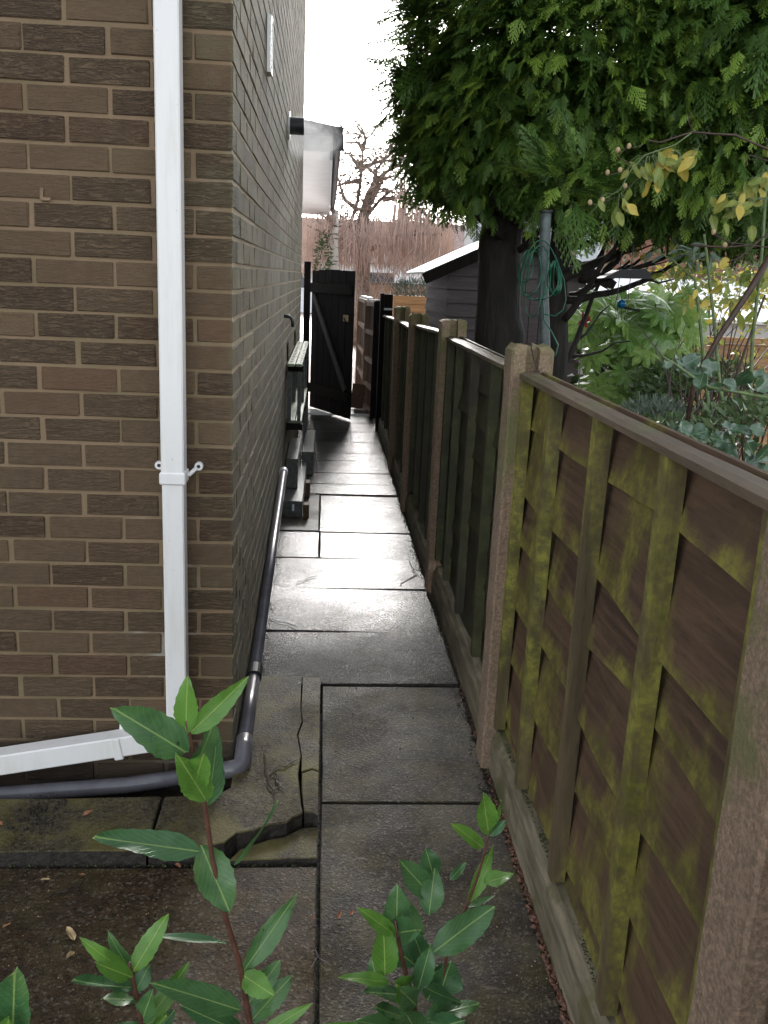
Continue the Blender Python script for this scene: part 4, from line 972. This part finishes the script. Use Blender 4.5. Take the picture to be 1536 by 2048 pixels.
for i in range(150):
    px = random.gauss(1290, 62); py = R_(585, 860)
    t = (py-585)/275; half = 55+75*math.sin(math.pi*min(1, t*.9+.12)); 
    if abs(px-1285) > half: px = 1285+R_(-half, half)
    spots.append((px, py, R_(5.75, 6.6)))
spots += [(1185, 705, 5.8), (1195, 775, 5.75), (1320, 625, 5.75), (1360, 610, 5.8), (1290, 700, 5.75), (1245, 640, 5.8), (1255, 800, 5.8), (1385, 640, 5.9), (1335, 720, 5.75)]
for (px, py, y) in spots:
    p = U(px, py, y); out = Vector((p.x-fc.x, p.y-6.5, .35)).normalized(); nn = Vector((R_(-.8, .8), R_(-1.0, -.2), R_(.3, 1)))
    b = MB(); palmate(b, p, Vector((out.x, out.y, -.6))+Vector((R_(-.3, .3), 0, R_(-.4, .2))), nn, R_(.125, .20)); b.build('leaf', FATSIA, fa)
    if random.random() < .35: stems.tube([p, p.lerp(fc, .5)+Vector((0, 0, .05)), Vector((fc.x+R_(-.1, .1), 6.3, R_(.1, .5)))], [.004, .005, .009], 5)
for k in range(5): stems.tube([(fc.x+R_(-.1, .1), 6.3, 0), (fc.x+R_(-.2, .2), 6.3, .5), (fc.x+R_(-.35, .35), 6.3, 1.1)], [.022, .017, .01], 7)
stems.build('stems', BROWNSTEM, fa, smooth=True)
leafcloud('inner_foliage', (fc.x, 6.5, .95), (.42, .35, .45), 700, .10, SHRUB, fa, .5)
# rosemary-like low bush and shrub filling
lowp = [('pale_shrub', 'thin pale yellow green shrub in front of the frosted roof', (1420, 575), 8.4, (.75, .2, .22), 700, .07, ROSE, .5, 0), ('hellebore_clump', 'dense mid green clump low behind the near fence cap', (1330, 905), 3.9, (.30, .25, .16), 1400, .05, SHRUB, .5, .2), ('brown_twiggy_bush', 'tangled brown twiggy bush among the rose canes', (1465, 760), 4.6, (.30, .3, .35), 60, .04, ROSE, .5, 0),
        ('rosemary_bush', 'feathery grey green low bush by the fence top', (1310, 850), 4.6, (.22, .22, .14), 1500, .05, LAVENDER, .12, .8),
        ('yellow_green_shrub', 'loose yellow green shrub behind the rose stems', (1440, 690), 6.0, (.42, .3, .42), 260, .06, ROSE, .5, 0),
        ('leafy_shrub', 'leafy green shrub low at the back of the garden', (1400, 800), 5.4, (.45, .3, .25), 1600, .07, SHRUB, .4, 0),
        ('ground_fern', 'dark leafy clump behind the fence at the right edge', (1500, 900), 3.3, (.35, .3, .2), 900, .06, SHRUB, .4, 0)]
for nm, lb_, pp, y, rd, n, sz, mt, asp, up in lowp:
    c = U(pp[0], pp[1], y); t = thing(nm, lb_, 'bush', (c.x, y, 0)); leafcloud('foliage', tuple(c), rd, n, sz, mt, t, asp, -.1, up=up)
    b = MB()
    for k in range(14): b.tube([(c.x+R_(-.05, .05), y, 0), (c.x+R_(-.1, .1), y, c.z*.6), (c.x+R_(-1, 1)*rd[0]*.7, y+R_(-1, 1)*rd[1]*.7, c.z+R_(-.5, .8)*rd[2])], [.008, .006, .003], 5)
    if nm == 'brown_twiggy_bush':
        for k in range(90):
            p = Vector((c.x+R_(-.3, .3), y+R_(-.3, .3), R_(.3, 1.0))); e = Vector((R_(-.3, .3), R_(-.2, .2), R_(.1, .5))); b.tube([p, p+e*.5+Vector((R_(-.04, .04), 0, R_(-.04, .04))), p+e], [.006, .004, .002], 4, False)
    tag(b.build('stems', BROWNSTEM, t), kind='stuff')
# hydrangea-like back hedge foliage above frosted roof
hd = thing('light_hedge', 'pale yellow green foliage beneath the conifer skirt', 'hedge', (4.5, 11.9, 0))
leafcloud('foliage', (4.9, 12.0, 1.85), (1.3, .3, .3), 900, .07, SHRUB, hd); MB().box((3.8, 11.95, 0), (6, 12.05, 1.7)).build('stems', BROWNSTEM, hd)
# rose
ro = thing('climbing_rose', 'tall rose with green stems, brown hips and yellowing leaves', 'rose', (2.0, 3.6, 0))
YR = 3.5
def rp(l, y=YR): return [U(px, py, y+dy) for px, py, dy in l]
stem = [([(1490, 1010, 0), (1470, 900, 0), (1440, 780, 0), (1428, 640, 0), (1412, 500, 0), (1408, 468, 0)], .009, GREENSTEM, 'cane'),
        ([(1500, 1010, .1), (1498, 840, .1), (1505, 680, .1), (1524, 500, .1), (1532, 380, .1)], .010, GREENSTEM, 'cane'),
        ([(1560, 480, -.1), (1500, 580, -.1), (1440, 670, -.1), (1390, 760, -.1), (1372, 860, -.05), (1368, 960, 0)], .014, BROWNSTEM, 'cane'),
        ([(1420, 960, .2), (1450, 820, .2), (1490, 700, .2), (1530, 590, .2)], .008, BROWNSTEM, 'cane'),
        ([(1560, 310, -.3), (1520, 292, -.3), (1470, 270, -.3), (1430, 268, -.3), (1385, 264, -.3), (1350, 275, -.3), (1320, 285, -.3), (1295, 280, -.3)], .0042, BROWNSTEM, 'shoot'),
        ([(1385, 264, -.3), (1350, 290, -.3), (1290, 310, -.3), (1262, 340, -.3), (1240, 380, -.3), (1205, 400, -.3), (1178, 430, -.3)], .0026, GREENSTEM, 'shoot'),
        ([(1262, 328, -.3), (1240, 318, -.3), (1236, 302, -.3)], .002, BROWNSTEM, 'shoot'), ([(1385, 264, -.3), (1376, 240, -.3), (1385, 222, -.3)], .002, BROWNSTEM, 'shoot'),
        ([(1380, 490, -.2), (1450, 495, -.2), (1500, 490, -.2), (1536, 495, -.2)], .004, BROWNSTEM, 'shoot'), ([(1430, 470, -.2), (1462, 486, -.2), (1490, 488, -.2)], .003, BROWNSTEM, 'shoot'),
        ([(1570, 440, -.2), (1520, 480, -.2), (1480, 515, -.2), (1455, 525, -.2)], .004, BROWNSTEM, 'shoot'), ([(1560, 400, -.2), (1520, 395, -.2), (1480, 420, -.2), (1445, 422, -.2)], .003, GREENSTEM, 'shoot'),
        ([(1490, 330, -.2), (1500, 310, -.2), (1530, 320, -.2), (1560, 330, -.2)], .003, BROWNSTEM, 'shoot')]
for l, r, mt, nm in stem: pts = rp(l); MB().tube(pts, [r*(1-.45*i/(len(pts)-1)) for i in range(len(pts))], 8).build(nm, mt, ro, smooth=True)
for (px, py) in ((1236, 300), (1240, 340), (1215, 345), (1205, 400), (1180, 405), (1427, 464), (1450, 490), (1258, 292), (1250, 372)):
    h = bpy.data.meshes.new('hip'); bm = bmesh.new(); bmesh.ops.create_uvsphere(bm, u_segments=10, v_segments=7, radius=.008); bm.to_mesh(h); bm.free(); h.materials.append(PALELEAF)
    o = bpy.data.objects.new('rose_hip', h); link(o, ro); o.location = U(px, py, YR-.3)-origin_of(ro); o.scale = (1, 1, 1.25)
    MB().tube([U(px, py, YR-.3), U(px+8, py+4, YR-.3), U(px+20+R_(0, 12), py-10+R_(-6, 14), YR-.3)], [.001, .0012, .0014], 4).build('hip_stalk', BROWNSTEM, ro)
lv_spots = []
for (cx, cy, n, sp, y) in ((1300, 325, 14, 26, YR-.3), (1350, 315, 9, 20, YR-.3), (1395, 310, 5, 12, YR-.3), (1490, 410, 22, 30, YR-.2), (1500, 370, 8, 22, YR-.2), (1450, 560, 12, 40, YR), (1480, 620, 10, 36, YR), (1530, 290, 3, 10, YR-.3), (1240, 400, 7, 22, YR-.3), (1530, 350, 4, 12, YR-.2), (1390, 600, 9, 36, 4.2), (1350, 560, 8, 28, 4.2), (1500, 540, 8, 34, YR)):
    for k in range(n): lv_spots.append((random.gauss(cx, sp), random.gauss(cy, sp*.55), y+R_(-.08, .08), cx, cy, y))
pet = MB()
for (px, py, y, cx, cy, cy_) in lv_spots:
    p = U(px, py, y); c0 = U(cx+(px-cx)*.25, cy-12, cy_); pet.tube([c0, c0.lerp(p, .5)+Vector((0, 0, .012)), p], [.0016, .0013, .001], 4, False); d = Vector((R_(-.7, .7), R_(-.4, .4), R_(-1, -.05))).normalized(); L_ = R_(.045, .075)
    leafobj('leaf', ROSE, ro, p, p+d*L_, L_*R_(.4, .6), (R_(-.5, .5), -1, R_(-.2, .8)), cup=.3, droop=.1, rows=6)
pet.build('leaf_stalks', GREENSTEM, ro, kind='stuff')
# silvery leaves near conifer skirt
sv = thing('silver_leaved_sprig', 'sprig of pale silvery pointed leaves below the conifer', 'plant', (2.2, 4.2, 0))
b = MB(); b.tube([Vector((2.05, 4.1, 0)), U(1400, 640, 4.1), U(1390, 560, 4.1), U(1345, 520, 4.1), U(1310, 500, 4.1)], [.01, .008, .006, .004, .003], 6).build('stem', GREENSTEM, sv)
for k in range(26):
    p = U(random.gauss(1365, 35), random.gauss(512, 13), 4.1+R_(-.06, .06)); d = Vector((R_(-1, 1), R_(-.5, .3), R_(-.7, .5))).normalized()
    leafobj('leaf', LAVENDER, sv, p, p+d*R_(.05, .08), .022, (0, -.6, 1), rows=5)
# round leaved shrub
rl = thing('round_leaved_shrub', 'shrub with round glossy blue green leaves at the right edge', 'shrub', (1.7, 2.9, 0))
MB().tube([U(1600, 800, 2.9), U(1536, 795, 2.9), U(1480, 785, 2.9), U(1420, 775, 2.9), U(1380, 750, 2.9), U(1350, 728, 2.9), U(1325, 712, 2.9)], [.008, .007, .006, .0055, .005, .004, .003], 8).build('branch', GREENSTEM, rl, smooth=True)
MB().tube([Vector((1.75, 2.9, 0)), U(1560, 950, 2.9), U(1600, 800, 2.9)], [.012, .01, .008], 8).build('branch', BROWNSTEM, rl, smooth=True)
MB().tube([Vector((1.70, 2.8, 0)), U(1530, 980, 2.8), U(1450, 930, 2.8), U(1380, 870, 2.8)], [.012, .01, .007, .004], 8).build('branch', GREENSTEM, rl, smooth=True)
rnds = [(1383, 745, 33), (1382, 722, 30), (1357, 730, 18), (1350, 722, 22), (1402, 762, 28), (1430, 775, 24), (1485, 757, 34), (1507, 780, 34), (1530, 768, 30), (1520, 750, 26), (1335, 727, 18), (1420, 735, 30), (1460, 770, 26), (1545, 800, 34),
        (1370, 858, 30), (1352, 870, 28), (1400, 865, 34), (1440, 880, 36), (1482, 862, 36), (1500, 895, 30), (1420, 915, 28), (1460, 905, 30), (1440, 930, 26), (1475, 935, 28), (1505, 925, 32), (1530, 905, 34), (1400, 890, 24), (1530, 945, 30), (1380, 885, 22), (1490, 950, 26), (1455, 855, 26), (1515, 860, 26)]
for px, py, s in rnds:
    y = 2.9+R_(-.05, .05); p = U(px, py, y); sz = s/1800*3.0*1.35; d = Vector((R_(-1, 1), R_(-.3, .3), R_(-.5, 1))).normalized()
    leafobj('leaf', ROUND, rl, p-d*sz*.5, p+d*sz*.5, sz*R_(.7, .85), (R_(-.6, .6), R_(-1, -.3), R_(.1, 1)), cup=.25, shape='round', rows=8, droop=.05)
# bird feeder
bf = thing('bird_feeder', 'hanging bird feeder with a black roof and a blue glass ball', 'bird feeder', tuple(U(1255, 560, 4.6)))
YF = 4.6
rt = MB(); a = [U(1200, 556, YF), U(1306, 558, YF), U(1283, 538, YF), U(1232, 540, YF)]
dpt = Vector((0, .12, 0)); rt.add([v-dpt*.5 for v in a]+[v+dpt*.5 for v in a], [(0, 1, 2, 3), (7, 6, 5, 4), (0, 4, 5, 1), (1, 5, 6, 2), (2, 6, 7, 3), (3, 7, 4, 0)]).build('roof', BLACKPL, bf)
for px in (1240, 1262): MB().tube([U(px+6, 470, YF), U(px, 545, YF), U(px-6, 600, YF)], .0022, 5).build('hanging_wire', BLACKPL, bf)
h = bpy.data.meshes.new('ball'); bm = bmesh.new(); bmesh.ops.create_uvsphere(bm, u_segments=18, v_segments=12, radius=.022); bm.to_mesh(h); bm.free(); h.materials.append(BLUEGLASS); h.polygons.foreach_set('use_smooth', [True]*len(h.polygons))
o = bpy.data.objects.new('glass_ball', h); link(o, bf); o.location = U(1243, 608, YF)-origin_of(bf)
MB().tube([U(1235, 612, YF), U(1280, 622, YF)], .006, 6).build('perch', BLACKPL, bf)
cg = MB()
for k in range(10):
    aa = k*math.tau/10; c0 = U(1243, 585, YF); c1 = U(1243, 640, YF); e = Vector((math.cos(aa), math.sin(aa), 0))*.03; cg.tube([c0+e*.6, (c0+c1)/2+e*1.2, c1+e*.8], .0012, 4)
cg.build('wire_cage', BLACKPL, bf)
rfw = thing('red_flower', 'small red flower head beside the shed corner', 'flower', tuple(U(1166, 640, 5.2)))
for k in range(14):
    p = U(1166, 640, 5.2); d = Vector((R_(-1, 1), R_(-1, .2), R_(-1, 1))).normalized(); leafobj('petal', REDFLOWER, rfw, p, p+d*.05, .018, (0, -1, .3), rows=4)
MB().tube([(p.x+.05, 5.2, 0), p], .004, 5).build('stem', GREENSTEM, rfw)

# ================================================================== FOREGROUND LAUREL PLANTS
def plant(lbl, root, stempx, y, leaves, r0=.0045):
    t = thing('laurel_plant', lbl, 'plant', tuple(root), 'young laurel plants in the foreground')
    pts = [Vector(root)]+[U(px, py, y+dy) for px, py, dy in stempx]
    MB().tube(pts, [r0*(1-.55*i/(len(pts)-1)) for i in range(len(pts))], 8).build('stem', REDSTEM, t, smooth=True)
    for (bx, by, tx, ty, w, dyb, dyt, young, up) in leaves:
        base = U(bx, by, y+dyb); tip = U(tx, ty, y+dyt); wd = w/1800*y*1.18
        leafobj('leaf', LAUREL_Y if young else LAUREL, t, base, tip, wd, up, cup=R_(.1, .4), droop=R_(-.10, .16), serr=.045, rows=14)
UPF = (0, -.75, .66); UL = (-.3, -.6, .75); URt = (.35, -.7, .6); UT = (0, -.25, .97)
Y1 = .98
plant('tall young laurel stem with bright green leaves at its top, in front of the corner', (-.10, .93, -.04), [(512, 2100, 0), (500, 2048, 0), (480, 1930, 0), (450, 1830, 0), (425, 1720, 0), (408, 1600, 0), (392, 1530, 0), (378, 1465, 0), (372, 1440, 0)], Y1, [
    (372, 1465, 372, 1362, 46, 0, -.01, 1, UPF), (378, 1468, 498, 1357, 44, 0, .02, 1, (.5, -.7, .5)), (372, 1505, 228, 1416, 80, 0, -.04, 0, UL), (388, 1540, 432, 1448, 62, 0, .01, 0, (.9, -.6, .3)), (392, 1570, 398, 1520, 58, -.01, -.05, 1, UPF),
    (412, 1600, 360, 1518, 60, -.01, -.04, 1, UPF), (412, 1615, 448, 1470, 58, .0, .03, 0, (.8, -.6, .2)), (400, 1703, 186, 1675, 62, 0, -.05, 0, (-.1, -.5, .85)), (468, 1730, 570, 1612, 22, 0, .05, 0, (.8, -.5, -.2)), (402, 1690, 462, 1828, 78, .01, -.02, 0, (.3, -.9, .35)),
    (458, 1888, 290, 1860, 22, 0, -.03, 0, (0, -.1, 1)), (485, 1945, 595, 1790, 48, 0, .04, 0, URt), (480, 2020, 310, 1965, 58, 0, -.05, 0, (-.1, -.6, .8)), (486, 1950, 545, 1990, 50, 0, -.04, 1, UPF), (500, 2045, 582, 1950, 50, 0, .05, 0, URt), (495, 2010, 560, 1920, 48, .01, .05, 0, URt), (505, 2080, 620, 2010, 30, 0, .0, 1, UPF), (495, 2070, 360, 2010, 46, .02, .0, 0, UL), (500, 2100, 420, 2070, 50, .0, -.05, 0, UPF)])
plant('low leafy laurel shoot at the bottom left', (-.28, .86, -.04), [(300, 2120, 0), (285, 2048, 0), (272, 1990, 0), (262, 1940, 0), (258, 1925, 0)], .93, [
    (262, 1950, 165, 1885, 34, 0, -.02, 1, UL), (262, 1940, 215, 1875, 34, .01, 0, 0, UL), (265, 1945, 333, 1830, 44, 0, .02, 1, UPF), (265, 1955, 190, 1925, 38, -.01, -.04, 1, UL), (268, 1975, 136, 1972, 42, 0, -.05, 0, UT), (275, 2000, 204, 1995, 36, 0, -.03, 0, UT), (270, 1985, 300, 1930, 36, 0, .02, 0, URt),
    (285, 2040, 300, 1990, 44, 0, -.02, 0, UPF), (290, 2050, 380, 1928, 40, 0, .04, 1, URt), (295, 2060, 340, 2040, 50, 0, -.04, 1, UT), (285, 2060, 230, 2050, 30, 0, -.02, 0, UT), (300, 2080, 350, 2020, 40, 0, .03, 0, URt)])
plant('bushy laurel cluster with dark glossy leaves at the bottom centre', (.10, .90, -.04), [(850, 2120, 0), (835, 2040, 0), (822, 1990, 0), (805, 1920, 0), (795, 1870, 0), (790, 1840, 0)], 1.0, [
    (793, 1870, 795, 1770, 60, 0, .01, 0, UPF), (800, 1865, 830, 1860, 60, 0, -.05, 0, UPF), (790, 1870, 716, 1815, 34, 0, -.03, 1, UL), (770, 1950, 768, 1845, 56, -.01, -.01, 1, UPF), (858, 1830, 870, 1735, 50, -.02, .0, 0, UPF), (862, 1790, 796, 1718, 52, 0, -.02, 0, UL), (870, 1760, 850, 1695, 46, .02, .03, 0, UPF),
    (866, 1905, 988, 1812, 70, 0, .04, 0, URt), (780, 1965, 680, 1950, 32, -.02, -.04, 1, UT), (836, 1980, 862, 1890, 44, -.02, -.01, 0, UPF), (820, 1985, 785, 1965, 60, -.03, -.05, 1, UPF), (810, 1990, 725, 1985, 40, 0, -.05, 0, UT), (832, 2010, 795, 1975, 54, -.04, -.07, 0, UPF), (880, 1990, 900, 1920, 80, .03, .05, 0, URt), (850, 1930, 825, 1860, 44, .03, .03, 0, UPF), (850, 1975, 920, 2010, 44, 0, .02, 0, UT),
    (850, 2040, 960, 2000, 56, 0, .03, 0, UT), (840, 2040, 740, 2025, 50, 0, -.05, 0, UT), (850, 2060, 700, 2050, 46, 0, -.04, 0, UT), (830, 2070, 645, 2040, 34, 0, -.04, 1, UT), (860, 2060, 930, 2040, 56, 0, -.02, 0, UPF), (760, 1990, 745, 1920, 46, .03, .04, 0, UPF), (835, 1890, 812, 1800, 46, .04, .04, 0, UPF), (855, 2000, 890, 1930, 60, .04, .05, 0, URt), (830, 1930, 768, 1880, 50, .03, .03, 0, UL), (845, 2080, 800, 2010, 60, -.02, -.06, 0, UPF)])
plant('slender laurel shoot with light green tips near the gravel board', (.16, .95, -.04), [(875, 2100, 0), (880, 1980, 0), (900, 1880, 0), (930, 1820, 0), (950, 1770, 0), (968, 1710, 0), (975, 1680, 0), (978, 1660, 0)], 1.04, [
    (978, 1668, 962, 1578, 44, 0, -.01, 1, UPF), (978, 1668, 1010, 1604, 20, 0, .02, 1, (.8, -.6, .1)), (980, 1672, 1012, 1640, 20, 0, .01, 0, URt), (965, 1695, 908, 1648, 32, 0, -.03, 1, UL), (935, 1808, 992, 1697, 34, 0, .02, 1, URt), (968, 1765, 1026, 1752, 36, 0, .01, 1, UT), (935, 1815, 990, 1795, 14, 0, .02, 0, UT), (900, 1760, 930, 1725, 20, 0, .02, 0, URt)], .003)
plant('single broad laurel leaf on its stem in the bottom left corner', (-.42, .70, -.04), [(0, 2200, 0), (20, 2100, 0), (25, 2085, 0)], .75, [(25, 2085, 30, 1940, 110, 0, -.02, 0, UPF), (20, 2090, -60, 2020, 60, 0, -.02, 0, UL), (5, 2110, 20, 2030, 60, -.03, -.03, 1, UPF)])

# ================================================================== LITTER
def scatter(name, lbl, cat, n, fn, mat, smin, smax, flat=.35):
    b = MB()
    for i in range(n):
        p = Vector(fn()); s = R_(smin, smax); a = R_(0, 6.28); d = Vector((math.cos(a), math.sin(a), R_(-.2, .3)))*s; e = Vector((-math.sin(a), math.cos(a), R_(-.3, .3)))*s*R_(.25, .8); h = Vector((0, 0, s*flat*R_(.5, 1.5)))
        b.add([p-d, p+e*.7, p+d, p-e, p+h], [(0, 1, 4), (1, 2, 4), (2, 3, 4), (3, 0, 4), (3, 2, 1, 0)])
    o = b.build(name, mat); tag(o, lbl, cat, kind='stuff'); return o
scatter('leaf_litter', 'reddish leaf litter in the gutter along the gravel board', 'litter', 1500, lambda: (R_(.572, .590), 1.3+(abs(random.gauss(0, .5)))*2.2, R_(-.02, .002)), GRAVEL, .004, .013)
scatter('dark_litter', 'dark rotted litter along the fence foot further down', 'litter', 1500, lambda: (.588-abs(random.gauss(0, .018)), R_(2.5, 9.5), .003), BED, .003, .011)
scatter('moss_crumbs', 'black moss crumbs on the raised slab by the pipe', 'moss', 60, lambda: (R_(-.87, -.74), R_(2.27, 2.47), .045), BED, .004, .010, 1.)
scatter('moss_grit', 'small black grit scattered over the wet path', 'grit', 520, lambda: (R_(-.2, .55), R_(2.6, 8), .002), BED, .0015, .0055, .6)
scatter('wall_foot_litter', 'dark debris along the foot of the brick wall', 'litter', 160, lambda: (-.225-abs(random.gauss(0, .02)), R_(2.8, 6), .004 if random.random() < .7 else .045 if 0 else .004), BED, .003, .009)
scatter('pale_flecks', 'tiny pale flecks scattered on the near slabs', 'flecks', 260, lambda: (R_(-.85, .57), R_(1.62, 2.19), .0), PALELEAF, .001, .0032, .3)
scatter('joint_moss', 'green moss along the top of the near gravel board', 'moss', 700, lambda: (R_(.616, .634), R_(1.1, 2.7), .139), MOSS, .002, .006, .8)
scatter('joint_weeds', 'moss and tiny weeds growing in the joints of the near slabs', 'moss', 420, lambda: random.choice([(R_(.012, .021), R_(1.6, 3.3), -.012), (R_(.02, .57), 2.507+R_(-.004, .004), -.012), (R_(-.87, .0), 2.198+R_(-.006, .004), -.004), (R_(-.3, .57), 3.341+R_(-.004, .004), -.012), (.577+R_(-.003, .003), R_(1.6, 5), -.006)]), MOSS, .002, .007, 1.)
b = MB(); b.box((-.800, CY-.004, 1.770), (-.792, CY+.004, 1.800), .003); b.box((-.795, CY-.005, 1.765), (-.772, CY+.003, 1.775), .003); b.build('mortar_lump', MORTAR, house)
def twig(px, py, px2, py2, lbl, z=.006, k=2):
    b = MB(); a = G(px, py, z); c = G(px2, py2, z); pts = [a.lerp(c, i/6)+Vector((R_(-1, 1)*.008, R_(-1, 1)*.012, 0)) for i in range(7)]; b.tube(pts, [.0022]*6+[.001], 5)
    for i in range(k):
        s = pts[random.randint(2, 5)]; b.tube([s, s+Vector((R_(-.05, .05), R_(-.06, .06), .002))], [.0015, .0008], 4)
    tag(b.build('twig', TWIG), lbl, 'twig', 'twigs lying on the path')
for a in ((590, 1168, 638, 1148, 'thin twig on the shiny slab below the small wet gap'), (798, 1172, 832, 1150, 'forked twig near the fence on the brightest slab'), (820, 1120, 832, 1155, 'short bent twig at the fence end of the bright slab'), (537, 1236, 600, 1255, 'thin twig by the grey pipe'),
          (525, 1510, 545, 1600, 'upright looking twig on the cracked slab', .048), (545, 1540, 590, 1520, 'second twig on the cracked slab', .048), (545, 1545, 560, 1570, 'brown broken twig beside the crack', .048), (85, 1805, 175, 1760, 'fine twig on the brown slab'), (630, 1905, 640, 1925, 'tiny twig at the slab joint'), (610, 995, 640, 985, 'twig by the end of the timbers')): twig(*a)
def dead(px, py, s, mat, lbl, z=.004):
    p = G(px, py, z); a = R_(0, 6.28); d = Vector((math.cos(a), math.sin(a), .1))*s
    b = MB(); leaf_geo(b, p, p+d, s*.45, (0, 0, 1), cup=.5, droop=-.15, rows=6); tag(b.build('fallen_leaf', mat), lbl, 'leaf', 'fallen leaves on the paving')
for a in ((150, 1880, .045, PALELEAF, 'curled pale leaf on the brown slab'), (148, 1903, .035, PALELEAF, 'second pale leaf just below the curled one'), (172, 1750, .022, DEADLEAF, 'small orange leaf near the slab edge'), (5, 1650, .04, DEADLEAF, 'orange leaf at the left picture edge', .05), (675, 1838, .028, DEADLEAF, 'reddish leaf scrap on the grey slab'), (700, 1832, .022, DEADLEAF, 'smaller reddish scrap beside it'),
          (350, 1728, .03, DEADLEAF, 'orange leaf tucked in the step gap'), (632, 1838, .02, DEADLEAF, 'rusty scrap at the slab joint'), (165, 1632, .035, DEADLEAF, 'brown curled leaf on the mossy slab', .048), (100, 1758, .025, PALELEAF, 'small straw coloured leaf fragment'), (597, 1367, .012, WINDOWWHITE, 'tiny white fleck at the corner slab joint', .045), (5, 1855, .02, DEADLEAF, 'orange fragment at the far left of the brown slab')): dead(*a)
sr = MB(); sr.tube([U(1062, 692, 2.70), U(1068, 720, 2.70), U(1080, 748, 2.68), U(1090, 768, 2.66)], .0022, 5); tag(sr.build('string', TWIG), 'brown string hanging over the rough concrete post', 'string')
